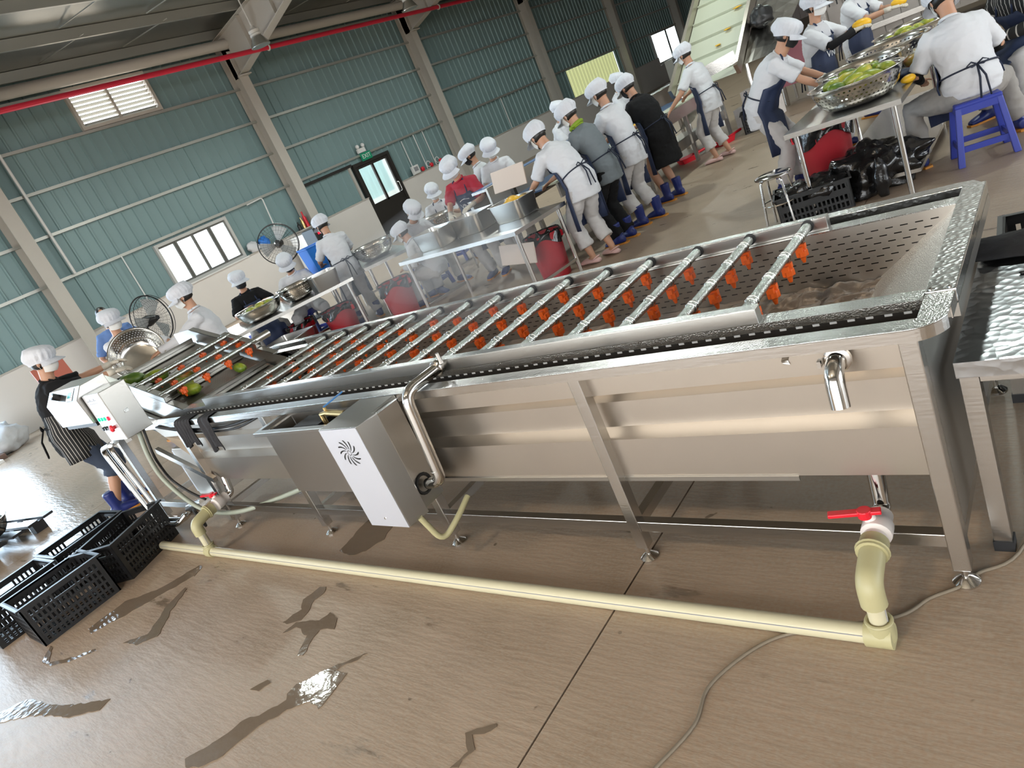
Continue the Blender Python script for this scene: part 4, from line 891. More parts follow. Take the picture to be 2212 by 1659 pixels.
tray(-7.60, 5.52, .752, -.42, 'deep steel pan on the left table in front of the back view worker', .42, .34, .20)
bowl(B_BIG, (-7.75, 6.62, .752), 'shiny perforated bowl on the narrow table by the wall'); bowl(B_BIG, (-7.25, 7.45, .72), 'perforated bowl of peel left of the red shirted worker')
tb = thing('low_stand', 'low steel stand under the perforated peel bowl', 'stand', (-7.25, 7.45, 0)); MB().box(-7.5, -7.0, 7.2, 7.7, .69, .72).build('top', STEEL, tb)
for sx in (-.2, .2):
    for sy in (-.2, .2): MB().tube([(-7.25 + sx, 7.45 + sy, 0), (-7.25 + sx, 7.45 + sy, .69)], .015, 8).build('leg', STEEL, tb)
# pale chopping boards
def board(c, size, rot, label):
    o = MB().obox((0, 0, 0), size, Matrix.Identity(3)).build('cutting_board', BOARD, None, bev=.006); o.location = c; o.rotation_euler = rot; tag(o, label, 'board', 'pale boards at the middle table'); return o
board((-5.13, 6.62, 1.13), (.50, .02, .24), (-.25, 0, -.05), 'pale board propped upright behind the right steel tray')
board((-4.86, 5.92, .43), (.50, .02, .22), (-.2, .1, -.1), 'pale board leaning under the middle table')
MB().bar((-5.13, 6.62, .752), (-5.13, 6.62, 1.02), .05, .05).build('board_prop', DARKSTEEL_SHADE); tag(bpy.data.objects['board_prop'], 'dark prop behind the upright pale board', 'prop')
# peeling knives and cloth heap on the right table
o = blob((-1.24, 7.05, .765), (.13, .09, .035), .4, 14, 'blue_cloth', NAVY, None, 2, 30, 16, .737); tag(o, 'bunched navy cloth on the right table between bowls', 'cloth')
mango((-1.22, 7.42, .79), (0, .2, 1.1), 'r', 'single green and orange mango resting on the right table edge', None, 1.3); mango((-1.17, 6.72, .765), (0, 0, .7), 'p', 'orange mango slice at the corner of the right table', None, .7, False)
# ------------------------------------------------------------------ stools
def steel_stool(x, y, label):
    t = thing('steel_stool', label, 'stool', (x, y, 0)); MB().lathe([(.0, .44), (.135, .44), (.15, .445), (.15, .455), (.13, .462), (0, .462)], (x, y, 0), 28).build('seat', CHROME, t, auto=40)
    for k in range(4):
        a = PI / 4 + k * PI / 2; c, s_ = math.cos(a), math.sin(a)
        lg = MB().tube(fillet([(x + .07 * c, y + .07 * s_, .435), (x + .12 * c, y + .12 * s_, .43), (x + .165 * c, y + .165 * s_, 0.01)], .04), .010, 8).build('leg', CHROME, t, auto=40)
    MB().ring((x, y, .22), (0, 0, 1), .142, .006, 28, 6).build('foot_ring', CHROME, t)
steel_stool(-2.17, 6.14, 'round topped steel stool behind the washer tank')
def blue_stool(x, y, rz, label):
    t = thing('plastic_stool', label, 'stool', (x, y, 0), rz); M = WM[t.name]
    rings = []
    for f, z in ((.150, .435), (.156, .44), (.156, .462), (.148, .47), (.0, .47)):
        rings.append([Vector((sx * max(f, .001), sy * max(f, .001), z)) for sx, sy in ((-1, -1), (1, -1), (1, 1), (-1, 1))])
    MB().loft(rings).xf(M).build('seat', BLUEP, t, bev=.012)
    for sx in (-1, 1):
        for sy in (-1, 1):
            b = MB(); a0 = Vector((sx * .135, sy * .135, .445)); a1 = Vector((sx * .185, sy * .185, 0))
            R0 = [a0 + Vector((dx * .02, dy * .02, 0)) for dx, dy in ((-1, -1), (1, -1), (1, 1), (-1, 1))]; R1 = [a1 + Vector((dx * .024, dy * .024, 0)) for dx, dy in ((-1, -1), (1, -1), (1, 1), (-1, 1))]
            b.loft([R1, R0]).xf(M).build('leg', BLUEP, t, bev=.006)
    for k in range(4):
        a = k * PI / 2; rot = Matrix.Rotation(a, 3, 'Z')
        MB().obox(rot @ Vector((0, -.168, .13)), (.33, .016, .045), rot).xf(M).build('rail', BLUEP, t); MB().obox(rot @ Vector((0, -.148, .415)), (.28, .014, .05), rot).xf(M).build('apron', BLUEP, t)
blue_stool(-.78, 6.80, .25, 'blue plastic stool under the seated worker at the right')
blue_stool(-8.9, 6.0, .2, 'blue plastic stool behind the left table under a seated worker'); blue_stool(-9.35, 5.45, .1, 'blue plastic stool under the black masked worker')
blue_stool(-7.35, 7.0, .1, 'blue plastic stool beside the narrow wall table'); blue_stool(-8.1, 8.5, .3, 'blue plastic stool near the exit door'); blue_stool(-.45, 8.15, .3, 'blue plastic stool at the far right edge')
# ------------------------------------------------------------------ bins with bag liners
def bin_(x, y, h, r, label, seed):
    t = thing('red_bin', label, 'bin', (x, y, 0)); MB().lathe([(r * .78, 0), (r * .80, .01), (r, h), (r * .96, h), (r * .77, .015), (0, .015)], (x, y, 0), 32).build('body', REDBIN, t, auto=40)
    rd = random.Random(seed); ph = rd.uniform(0, 6)
    def f(u, v):
        a = 2 * PI * u; rr = r * (1.03 + .03 * math.sin(9 * a + ph) + .025 * math.sin(17 * a)); dz = h * (.22 + .10 * math.sin(3 * a + ph))
        if v < .3: k = v / .3; R_ = r * .80 + (rr - r * .80) * k; z = h - .10 + .12 * k + .01 * math.sin(11 * a)
        else: k = (v - .3) / .7; R_ = rr + .012 * math.sin(7 * a + 3 * k); z = h + .02 - dz * k
        return (x + R_ * math.cos(a), y + R_ * math.sin(a), z)
    MB().grid(f, 60, 12).build('bag_liner', BAG, t, smooth=True)
    MB().lathe([(0, h - .12), (r * .8, h - .10)], (x, y, 0), 24).build('bag_contents', BAG, t)
    for a in (.4, .4 + PI): MB().box(x + r * math.cos(a) - .02, x + r * math.cos(a) + .02, y + r * math.sin(a) - .02, y + r * math.sin(a) + .02, h - .09, h - .03).build('handle', RED, t)
bin_(-6.98, 6.0, .50, .21, 'red bin with a black bag liner right of the back view worker', 1); bin_(-7.95, 5.75, .42, .22, 'red bin with a black liner beneath the left table', 2)
bin_(-1.98, 7.08, .58, .24, 'tall red bin with black liner under the right table', 3); bin_(-4.72, 6.25, .50, .20, 'red bin under the right end of the middle table', 4); bin_(-8.6, 5.55, .40, .2, 'small red bin behind the left table legs', 6)
o = tray(-8.30, 5.12, .16, .2, 'empty steel pan lying low in front of the left table', .62, .40, .20)
MB().box(-8.55, -8.05, 4.98, 5.28, 0, .16).build('pan_block', WHITEPAINT); tag(bpy.data.objects['pan_block'], 'pale block under the low steel pan', 'block')
# ------------------------------------------------------------------ sorting conveyor line
cv = thing('sorting_conveyor', 'long stainless sorting conveyor with white cutting ledges and blue belt', 'conveyor', (-5.2, 9.2, 0))
MB().box(-5.55, -4.95, 6.9, 11.9, .84, .86).build('belt', BELTB, cv); MB().box(-4.95, -4.74, 6.9, 11.9, .865, .89).build('cutting_ledge', BELTW, cv, bev=.004)
MB().box(-4.76, -4.735, 6.9, 11.9, .70, .865).build('side_frame', STEEL, cv); MB().box(-5.58, -5.55, 6.7, 12.6, .70, 1.10).build('back_guard', STEEL_P, cv)
MB().box(-5.80, -5.58, 6.7, 12.6, 1.07, 1.10).build('upper_ledge', STEEL, cv); MB().box(-5.80, -5.60, 6.7, 9.2, 1.101, 1.106).build('blue_mat', mat('blue_mat', (.06, .14, .32), .5), cv); MB().box(-5.9, -5.85, 6.7, 12.6, .86, 1.02).build('far_guard', STEEL, cv)
MB().box(-5.6, -4.78, 6.9, 12.2, .28, .30).build('lower_shelf', STEEL_P, cv); MB().box(-4.80, -4.77, 7.0, 12.2, .28, .42).build('shelf_edge', STEEL, cv)
for y in (7.45, 9.1, 10.7, 12.2):
    for x in (-4.78, -5.55): MB().box(x - .025, x + .025, y - .025, y + .025, .0, .84).build('leg', STEEL, cv)
for y in (8.3, 9.9, 11.3): MB().grid(lambda u, v, y=y: (-4.90 - .35 * v * v, y - .3 + .6 * u, .84 - .40 * math.sin(v * PI / 2)), 6, 10).build('waste_chute', STEEL, cv, smooth=True)
for i, y in enumerate((7.6, 8.05, 8.95, 9.35)): mango((-4.86, y, .925), (0, 0, .4 * i), 'p', 'peeled yellow mango on the white ledge of the sorting conveyor', 'peeled mangoes along the sorting conveyor', 1.0, False)
ic = thing('incline_conveyor', 'steep white belt conveyor carrying orange mango strips', 'conveyor', (-4.75, 12.5, 0)); sl = math.atan2(.85, 1.5); R3 = Matrix.Rotation(sl, 3, 'X')
P0 = Vector((-4.78, 11.75, .93)); LEN = 4.6
def ip(u, w, h=0): return P0 + Vector((u, 0, 0)) + R3 @ Vector((0, w, h))
MB().grid(lambda u, v: ip(-.52 + 1.04 * u, LEN * v), 2, 40).build('white_belt', BELTW, ic)
for k in range(9): MB().obox(ip(0, .25 + k * .5, .018), (1.02, .02, .036), R3).build('cleat', BELTW, ic)
for s_ in (-.56, .56): MB().obox(ip(s_, LEN / 2, .05), (.06, LEN, .16), R3).build('side_rail', STEEL_P, ic)
for s_ in (-.58, .58):
    MB().tube([ip(s_, 2.0, -.1), (ip(s_, 2.0).x, ip(s_, 2.0).y, 0)], .03, 10).build('leg', STEEL, ic); MB().tube([ip(s_, .35, -.1), (ip(s_, .35).x, ip(s_, .35).y, 0)], .03, 10).build('leg', STEEL, ic)
mm = blob(ip(.8, 1.1, .05), (.18, .22, .16), .3, 8, 'drive_motor', BLACKP, ic, 4, 24, 16)
MB().grid(lambda u, v: ip(.60 + .5 * u, .2 + 2.0 * v, -.05 - .5 * u * v), 4, 6).build('guard_sheet', STEEL, ic)
MB().bar((-4.75, 11.55, 1.10), (-4.20, 11.75, 1.16), .01, .18).build('deflector_plate', STEEL, ic)
rd = random.Random(3)
for k in range(7):
    w_ = .4 + .45 * k + rd.uniform(-.1, .1); o = blob(ip(rd.uniform(-.25, .3), w_, .03), (rd.uniform(.05, .10), .035, .012), .5, 20, 'mango_strip', MANGOY, None, k, 16, 8); tag(o, 'orange mango strip riding on the steep white belt', 'mango strip', 'mango strips on the steep belt')
# freezer tunnel / steel enclosure behind the right table
fz = thing('freezer_tunnel', 'large grey ribbed steel enclosure behind the right table', 'machine', (-.5, 15.5, 0))
MB().box(-3.6, 6.0, 14.1, 18, .45, 5.2).build('body', mat('enclosure_steel', (.30, .28, .26), .42, .75, var=.08), fz)
for k in range(36): MB().box(-3.55 + k * .26, -3.40 + k * .26, 14.06, 14.1, .5, 5.1).build('rib', MATS['enclosure_steel'], fz)
for k in range(5): MB().box(-3.5 + k * 1.6, -3.4 + k * 1.6, 13.95, 14.05, 0, 5.1).build('post', STEEL, fz)
MB().box(-3.55, 4.0, 13.93, 14.0, .62, .70).build('cross_rail', STEEL, fz)
for k in range(3): MB().tube([(-3.3 + k * .12, 13.9, 5), (-3.3 + k * .12, 13.9, 1.2)], .012, 6).build('cable', RUBBER, fz)
pk = thing('pink_tank', 'dull pink tank behind the steep belt legs', 'tank', (-3.8, 13.5, 0)); MB().box(-4.15, -3.45, 13.2, 13.85, .32, .95).build('body', mat('dull_pink', (.36, .13, .16), .5), pk)
for sx in (-4.1, -3.5):
    for sy in (13.25, 13.8): MB().box(sx - .02, sx + .02, sy - .02, sy + .02, 0, .32).build('leg', STEEL, pk)
for k, (x, y) in enumerate(((-4.62, 12.75), (-4.18, 12.6), (-4.40, 12.68))):
    o = MB().box(x - .18, x + .18, y - .14, y + .14, 0 if k < 2 else .30, .30 if k < 2 else .55).build('carton', CARDB, None, bev=.006); tag(o, ('printed carton on the floor below the steep belt, left one', 'printed carton on the floor below the steep belt, right one', 'printed carton stacked on top below the steep belt')[k], 'carton', 'printed cartons below the belt')
crate(-4.25, 11.95, 0, .3, 'black crate at the foot of the steep white conveyor', 0)
def scoop(x, y, rz, label):
    t = thing('red_scoop', label, 'scoop', (x, y, 0), rz); M = WM[t.name]
    MB().loft([[Vector((a * f, b_ * f, z)) for a, b_ in ((-.16, -.11), (.16, -.11), (.16, .11), (-.16, .11))] for f, z in ((.8, 0.0), (1, .08), (.94, .08), (.76, .01))]).xf(M).build('pan', RED, t, bev=.01); MB().tube([(.15, 0, .07), (.42, 0, .09)], .02, 10).xf(M).build('handle', RED, t)
scoop(-5.02, 10.9, .9, 'red plastic scoop on the floor under the sorting conveyor'); scoop(-4.62, 11.45, 1.2, 'red plastic scoop behind the clog wearer')
# ------------------------------------------------------------------ fans
def fan(c, R, yaw, label, stand):
    t = thing('industrial_fan', label, 'fan', (c[0], c[1], 0)); d = Vector((math.cos(yaw), math.sin(yaw), 0)); C = Vector(c); u, v = frame(d)
    b = MB(); b.ring(C, d, R, .009, 40, 6); b.ring(C + d * .06, d, R * .97, .004, 40, 5)
    b.build('rim', BLACKP, t)
    g = MB()
    for k in range(36):
        a = 2 * PI * k / 36; e = u * math.cos(a) + v * math.sin(a); g.tube([C + d * .10 + e * .04, C + d * .09 + e * R * .6, C + d * .0 + e * R], .0015, 4, False); g.tube([C - d * .10 + e * .05, C - d * .07 + e * R * .6, C + e * R], .0015, 4, False)
    for q in (.3, .5, .7, .85): g.ring(C + d * .09, d, R * q, .0013, 36, 4)
    g.build('guard', BLACKP, t)
    for k in range(3):
        a0 = 2 * PI * k / 3
        MB().grid(lambda s_, w_: C + (u * math.cos(a0 + .9 * (w_ - .5)) + v * math.sin(a0 + .9 * (w_ - .5))) * (R * (.12 + .76 * s_)) + d * (.05 * (w_ - .5)), 6, 4).build('blade', mat('fan_blade', (.42, .43, .42), .4), t)
    MB().tube([C - d * .22, C - d * .05, C + d * .11], [.06, .075, .03], 16).build('motor', BLACKP, t, auto=40)
    if stand: MB().tube([C - d * .15, C - d * .15 - Vector((0, 0, c[2] - .04))], .022, 10).build('pole', BLACKP, t, auto=40); MB().lathe([(.24, 0), (.24, .02), (.05, .05)], C - d * .15 - Vector((0, 0, c[2])), 24).build('base', BLACKP, t, auto=40)
    return t
fan((-9.5, 4.22, 1.26), .32, .35, 'large round wire fan behind the masked pair at the left', True); fan((-10.5, 7.16, 1.38), .33, -.75, 'black wire fan on a pole beside the window', True)
# ------------------------------------------------------------------ far left: orange crate, things by the gate, bowl on a pallet
t = thing('orange_crate', 'orange plastic crate standing behind the striped apron worker', 'crate', (-10.2, 3.15, 0))
MB().box(-10.45, -9.95, 2.95, 3.35, .0, .62).build('base_stand', WHITEPAINT, t); 
MB().box(-10.35, -9.95, 2.97, 2.99, .62, .98).box(-10.35, -9.95, 3.33, 3.35, .62, .98).box(-10.35, -10.33, 2.99, 3.33, .62, .98).box(-9.97, -9.95, 2.99, 3.33, .62, .98).box(-10.35, -9.95, 2.97, 3.35, .62, .64).build('body', ORCRATE, t); MB().obox((-10.42, 3.16, 1.10), (.02, .40, .42), Matrix.Rotation(-.2, 3, 'Y')).build('lid', mat('rust_lid', (.50, .14, .09), .5), t)
o = blob((-15.6, 3.35, .22), (.5, .42, .30), .35, 4, 'white_sack', WHITEC, None, 9, 36, 22, .005); tag(o, 'crumpled white sack by the gate at the left edge', 'sack')
o = MB().box(-15.2, -14.9, 1.9, 3.15, .0, .09).build('timber_kerb', mat('old_timber', (.16, .10, .08), .8)); tag(o, 'low dark timber lying on the floor by the gate', 'timber')
o = MB().box(-14.8, -14.55, 2.0, 3.0, .0, .05).build('pale_plank', WHITEPAINT); tag(o, 'pale plank lying beside the dark timber', 'plank')
t = thing('black_pallet', 'low black plastic pallet at the left edge of the wet floor', 'pallet', (-8.75, 1.3, 0), .15); M = WM[t.name]
for k in range(5): MB().box(-.55, .55, -.34 + k * .16, -.24 + k * .16, .10, .125).xf(M).build('slat', BLACKP, t)
for k in (-.45, 0, .45):
    for q in (-.25, .25): MB().box(k - .05, k + .05, q - .06, q + .06, 0, .10).xf(M).build('block', BLACKP, t)
bowl(B_PL, (-8.62, 1.22, .127), 'steel bowl standing on the black pallet at the left edge')
# cabinet, blue basket and clutter against the wall by the second column
t = thing('wall_cabinet', 'pale cabinet against the wall beside the second column', 'cabinet', (-15.7, 11.7, 0)); MB().box(-16.1, -15.4, 11.35, 12.0, 0, 1.15).build('body', WHITEPAINT, t, bev=.01); MB().box(-15.398, -15.39, 11.4, 11.95, .05, 1.1).build('door', WHITEP, t)
t = thing('weighing_indicator', 'dark box with a small red display beside the blue basket', 'scale', (-9.3, 7.0, 0)); MB().box(-9.45, -9.15, 6.9, 7.15, 1.12, 1.42).build('body', BLACKP, t, bev=.01); MB().box(-9.145, -9.14, 6.95, 7.08, 1.3, 1.36).build('display', REDL, t); MB().tube([(-9.3, 7.0, 0), (-9.3, 7.0, 1.12)], .03, 10).build('post', STEEL, t)
t = thing('blue_basket', 'bright blue plastic basket left of the back view worker', 'basket', (-8.62, 6.35, .8), -.3); M = WM[t.name]
MB().loft([[Vector((a * f, b_ * f, z)) for a, b_ in ((-.2, -.16), (.2, -.16), (.2, .16), (-.2, .16))] for f, z in ((.8, 0), (1, .42), (1.06, .42), (1.06, .44), (.95, .44), (.75, .02))]).xf(M).build('body', BLUEB, t, bev=.01)
t = thing('basket_stand', 'steel trolley carrying the bright blue basket', 'trolley', (-8.62, 6.35, 0)); MB().box(-8.85, -8.4, 6.15, 6.55, .77, .80).build('shelf', STEEL, t)
for sx in (-.2, .2):
    for sy in (-.17, .17): MB().tube([(-8.62 + sx, 6.35 + sy, 0), (-8.62 + sx, 6.35 + sy, .77)], .014, 8).build('leg', STEEL, t)
for k, (yy, m, nm, lb) in enumerate(((10.5, WHITEC, 'white_bag', 'small white bag on the ledge right of the window'), (10.85, BLUEB, 'blue_bag', 'small blue bag on the ledge beside the fan'))):
    o = blob((XW + .16, yy, 1.36), (.09, .16, .14), .4, 9, nm, m, None, k, 20, 14, 1.233); tag(o, lb, 'bag')
for k, (yy, m, lb, h) in enumerate(((11.95, BLACKP, 'small dark bottle on the ledge before the second column', .22), (12.1, MATS['brass'], 'amber bottle on the ledge before the second column', .30), (12.22, RED, 'red capped bottle on the ledge at the second column', .42))):
    o = MB().lathe([(.05, 0), (.05, h * .6), (.02, h * .75), (.02, h)], (XW + .3, yy, 1.233), 12).build('bottle', m, None, auto=40); tag(o, lb, 'bottle', 'bottles on the wall ledge')
MB().box(XW + .16, XW + .42, 11.85, 12.28, 1.205, 1.233).build('wall_shelf', GREYP); tag(bpy.data.objects['wall_shelf'], 'small shelf holding bottles beside the second column', 'shelf')
t = thing('outdoor_unit', 'white air conditioner unit below the far window', 'air conditioner', (-14.6, 33.5, 0)); MB().box(-14.9, -14.5, 33.0, 34.2, .0, 1.0).build('body', WHITEPAINT, t, bev=.02); MB().ring((-14.49, 33.5, .55), (1, 0, 0), .33, .03, 28).build('grille_ring', GREYW, t)
# ------------------------------------------------------------------ right edge: receiving table with cloth and crate, chute below
rv = thing('receiving_table', 'wet steel receiving table against the right end of the washer', 'table', (.3, 2.6, 0))
MB().box(-.395, 1.1, 2.06, 3.0, .664, .670).box(-.395, 1.1, 2.06, 2.064, .62, .664).box(-.395, -.391, 2.064, 3.0, .62, .664).build('table_top', wet_steel('wet_table', 30, .5, (.55, .57, .59), .2), rv)
for x in (-.365, 1.07):
    for y in (2.085, 2.97): lg = MB().box(x - .0235, x + .0235, y - .02, y + .025, .035, .64).build('leg', STEEL, rv); MB().box(x - .027, x + .027, y - .024, y + .029, 0, .036).build('rubber_foot', RUBBER, lg)
MB().box(-.34, 1.05, 2.07, 2.09, .60, .64).build('rail', STEEL, rv); 
for x in (-.12, .0): MB().box(x - .002, x, 2.07, 2.99, .671, .674).build('seam', STEEL, rv)
MB().grid(lambda u, v: (-.22 + .55 * u + .10 * v, 2.22 + .05 * v + .25 * u, .60 - .42 * math.sin(v * PI / 2) - .05 * u), 10, 10).build('chute_sheet', CHROME, rv, smooth=True)
MB().box(-.30, .5, 2.20, 2.24, .17, .19).build('chute_edge', STEEL, rv)
def clothf(u, v): 
    x = -.40 + .9 * u; y = 2.86 + .09 * (v - .5) * 2 * (1 + .3 * math.sin(9 * u)); return (x, y, .69 + .035 * math.sin(PI * v) + .012 * noise.noise(Vector((x * 14, y * 30, 0))))
o = MB().grid(clothf, 50, 14).build('black_cloth', mat('cloth_black', (.018, .018, .02), .85, bump=.4, bscale=50), None, smooth=True); sm = o.modifiers.new('s', 'SOLIDIFY'); sm.thickness = .006; tag(o, 'black cloth bunched along the back of the receiving table', 'cloth')
crate(-.10, 3.24, .31, PI / 2 + .05, 'black crate with oval slots behind the receiving table at the right edge', 0); crate(-.10, 3.24, 0, PI / 2 + .05, 'black crate on the floor underneath the right edge crate', 0)
rd = random.Random(5)
for k in range(9): o = blob((-.20 + rd.uniform(-.06, .05), 2.15 + .08 * k, .675), (.012, .008, .006), .4, 60, 'peel_scrap', BLACKP, None, k, 10, 6); tag(o, 'dark peel scrap on the wet receiving table', 'scrap', 'peel scraps on the receiving table')
# ------------------------------------------------------------------ puddles on the floor
PUD = mat('puddle_water', (.20, .15, .105), .07, spec=.6, bump=.12, bscale=18)
def puddle(pts, label):
    pts = [Vector((x, y, 0)) for x, y in pts]; n = len(pts); out = []
    for i in range(n):
        a, b_ = pts[i], pts[(i + 1) % n]; k = max(2, int((b_ - a).length / .02)); nn = Vector((-(b_ - a).y, (b_ - a).x, 0)).normalized()
        for j in range(k):
            p = a.lerp(b_, j / k); out.append(p + nn * .014 * noise.noise(p * 22 + Vector((3, 1, 0))))
    o = MB().prism([(p.x, p.y) for p in out], 'z', .0, .0025).build('puddle', PUD); tag(o, label, 'puddle', 'wet patches on the concrete')
puddle([(-3.342, 1.232), (-3.3, 1.327), (-3.363, 1.39), (-3.334, 1.484), (-3.288, 1.498), (-3.255, 1.454), (-3.271, 1.401), (-3.231, 1.331), (-3.223, 1.269), (-3.29, 1.232)], 'small ragged wet patch just in front of the drain pipe')
puddle([(-3.248, 1.171), (-3.24, 1.25), (-3.092, 1.292), (-3.069, 1.352), (-2.981, 1.326), (-2.931, 1.26), (-3.023, 1.237), (-3.009, 1.172), (-2.973, 1.094), (-3.009, 1.078), (-3.071, 1.198), (-3.206, 1.225)], 'forked wet patch below the small ragged one')
puddle([(-3.071, 0.511), (-2.988, 0.625), (-2.957, 0.726), (-2.888, 0.78), (-2.811, 0.879), (-2.841, 0.901), (-2.838, 0.952), (-2.751, 1.048), (-2.608, 1.184), (-2.59, 1.182), (-2.635, 1.12), (-2.698, 1.06), (-2.607, 1.068), (-2.599, 1.033), (-2.587, 0.916), (-2.59, 0.892), (-2.674, 0.906), (-2.755, 0.838), (-2.826, 0.738), (-2.856, 0.662), (-2.887, 0.565), (-2.943, 0.508), (-3.021, 0.484)], 'largest long puddle running to the bottom edge')
puddle([(-5.089, 0.862), (-5.071, 1.112), (-4.839, 1.274), (-4.729, 1.499), (-4.666, 1.493), (-4.631, 1.409), (-4.759, 1.201), (-4.865, 1.021), (-4.981, 0.851)], 'long wet streak beside the nearest black crates')
puddle([(-4.523, 0.858), (-4.381, 0.957), (-4.533, 1.155), (-4.577, 1.311), (-4.539, 1.308), (-4.427, 1.134), (-4.289, 1.003), (-4.265, 0.961), (-4.353, 0.884)], 'thin hooked wet trickle right of the crate streak')
puddle([(-5.144, 0.584), (-5.281, 0.688), (-5.218, 0.681), (-5.052, 0.597), (-4.85, 0.683), (-4.733, 0.769), (-4.695, 0.762), (-4.838, 0.65), (-4.975, 0.585)], 'thin curved wet line below the nearest crate')
puddle([(-4.896, 0.269), (-4.791, 0.391), (-4.443, 0.432), (-4.221, 0.503), (-4.031, 0.58), (-4.018, 0.512), (-4.2, 0.421), (-4.51, 0.354), (-4.78, 0.237)], 'shallow wet patch at the lower left edge')
puddle([(-1.832, 0.979), (-1.8, 1.007), (-1.74, 1.042), (-1.729, 1.036), (-1.755, 0.991), (-1.802, 0.982), (-1.754, 0.937), (-1.769, 0.863), (-1.803, 0.853), (-1.769, 0.929)], 'small wet squiggle left of the floor joint at the bottom')
puddle([(-3.482, 1.766), (-3.512, 1.927), (-3.521, 2.055), (-3.276, 2.047), (-3.216, 1.888), (-3.27, 1.786), (-3.344, 1.74)], 'dark wet patch under the side tank behind the drain pipe')
puddle([(-3.095, 0.865), (-3.041, 0.935), (-3.007, 0.925), (-3.031, 0.875)], 'tiny wet patch left of the largest puddle')
# ------------------------------------------------------------------ people
def remeshed(b, voxel, name, m, parent, smooth_it=2, wrinkle=0.0, seed=0):
    me = b.mesh(name); tmp = bpy.data.objects.new('tmp', me); COL.objects.link(tmp)
    md = tmp.modifiers.new('r', 'REMESH'); md.mode = 'VOXEL'; md.voxel_size = voxel
    if smooth_it: sm = tmp.modifiers.new('s', 'SMOOTH'); sm.iterations = smooth_it; sm.factor = .5
    dg = bpy.context.evaluated_depsgraph_get(); ev = tmp.evaluated_get(dg); nm = bpy.data.meshes.new_from_object(ev)
    bpy.data.objects.remove(tmp); bpy.data.meshes.remove(me)
    if wrinkle:
        off = Vector((seed * 3.1, seed * 1.7, 0)); nr = [v.normal.copy() for v in nm.vertices]
        for v, n_ in zip(nm.vertices, nr):
            p = v.co; k = noise.noise(Vector((p.x * 7, p.y * 7, p.z * 13)) + off) + .7 * (1 - 2.2 * abs(noise.noise(Vector((p.x * 12, p.y * 12, p.z * 24)) + off))) + .3 * noise.noise(Vector((p.x * 30, p.y * 30, p.z * 40)) + off); v.co = p + n_ * (wrinkle * k)
    nm.transform(WM[parent.name].inverted())
    nm.materials.clear(); nm.materials.append(m); nm.polygons.foreach_set('use_smooth', [True] * len(nm.polygons)); nm.name = name
    return link(name, nm, parent)
def erings(cs, n=18):
    "cs: (centre, axis1, axis2, r1, r2)"
    return [[c + a1 * (r1 * math.cos(2 * PI * k / n)) + a2 * (r2 * math.sin(2 * PI * k / n)) for k in range(n)] for (c, a1, a2, r1, r2) in cs]
# shared head gear, all in the head frame (x forward, y left, z up)
def cap_mesh():
    prof = [(.099, .008), (.103, .026), (.113, .048), (.118, .075), (.114, .105), (.094, .130), (.052, .144), (.0, .147)]; b = MB(); n = 54; vs = []; fs = []
    for (r, z) in prof:
        for k in range(n):
            t = 2 * PI * k / n; puff = 0 if z < .02 else .065 * math.cos(18 * t + 1.2 * math.sin(3 * t)) * min(1, (z - .02) / .03) * (.150 - z) / .08
            back = max(0, -math.cos(t)); rr = r * (1 + puff); x = rr * math.cos(t) * (1.08 + .16 * back * min(1, max(0, (z - .02) / .04))); y = rr * math.sin(t)
            vs.append((x - .006, y, z - .030 * back * (z < .13)))
    for i in range(len(prof) - 1):
        for k in range(n): fs.append((i * n + k, i * n + (k + 1) % n, (i + 1) * n + (k + 1) % n, (i + 1) * n + k))
    b.add(vs, fs)
    me = b.mesh('cap', True); me.materials.append(CAPC); return me
def visor_mesh():
    def f(u, v): a = (u - .5) * 2.5; r = .100 + .072 * v * math.cos(a * .62) ; return (1.08 * r * math.cos(a), r * math.sin(a) * (1 - .06 * v), .026 - .030 * v + .012 * v * math.cos(2 * a))
    b = MB().grid(f, 24, 5); n = len(b.v); b.grid(lambda u, v: Vector(f(u, v)) - Vector((0, 0, .004)), 24, 5, True); me = b.mesh('visor', True); me.materials.append(CAPC); return me
def hair_mesh():
    def fn(p):
        if p.x > .25 and p.z < .45: return p * .80
        if p.z < -.55: return Vector((p.x * .9, p.y * .9, -.55 + (p.z + .55) * .4))
        return p
    me = MB().ell((-.008, 0, .018), (.102, .083, .118), nu=28, nv=18, fn=fn).mesh('hair', True); me.materials.append(HAIR); return me
def mask_mesh(m):
    def f(u, v, o=0.0):
        a = (u - .5) * 2.7; z = .010 - .100 * v; bul = math.cos(a * .58) * math.sin(PI * min(1, .12 + .8 * v)); rx = .094 + .022 * bul + o - .012 * v * v; ry = .079 + .004 * bul + o - .012 * v * v
        return (rx * math.cos(a) + .004, ry * math.sin(a), z + .012 * (1 - math.cos(a)))
    b = MB().grid(f, 22, 8); b.grid(lambda u, v: f(u, v, -.004), 22, 8, True)
    for s_ in (-1, 1): b.tube([(.028, s_ * .079, -.002), (-.005, s_ * .084, .015), (-.012, s_ * .083, -.005), (.012, s_ * .078, -.055)], .0016, 5)
    me = b.mesh('face_mask', True); me.materials.append(m); return me
CAP, VIS, HAR = cap_mesh(), visor_mesh(), hair_mesh(); MW, MK, MBL = mask_mesh(MASKW), mask_mesh(MASKB), mask_mesh(MASKBL)
EYE = MB().ell((0, 0, 0), (.005, .012, .0055), nu=10, nv=6).mesh('eye', True); EYE.materials.append(mat('eye_dark', (.02, .012, .01), .25))
BROW = MB().tube([(0, -.016, -.002), (.003, 0, .002), (0, .016, -.001)], .003, 6).mesh('eyebrow', True); BROW.materials.append(HAIR)
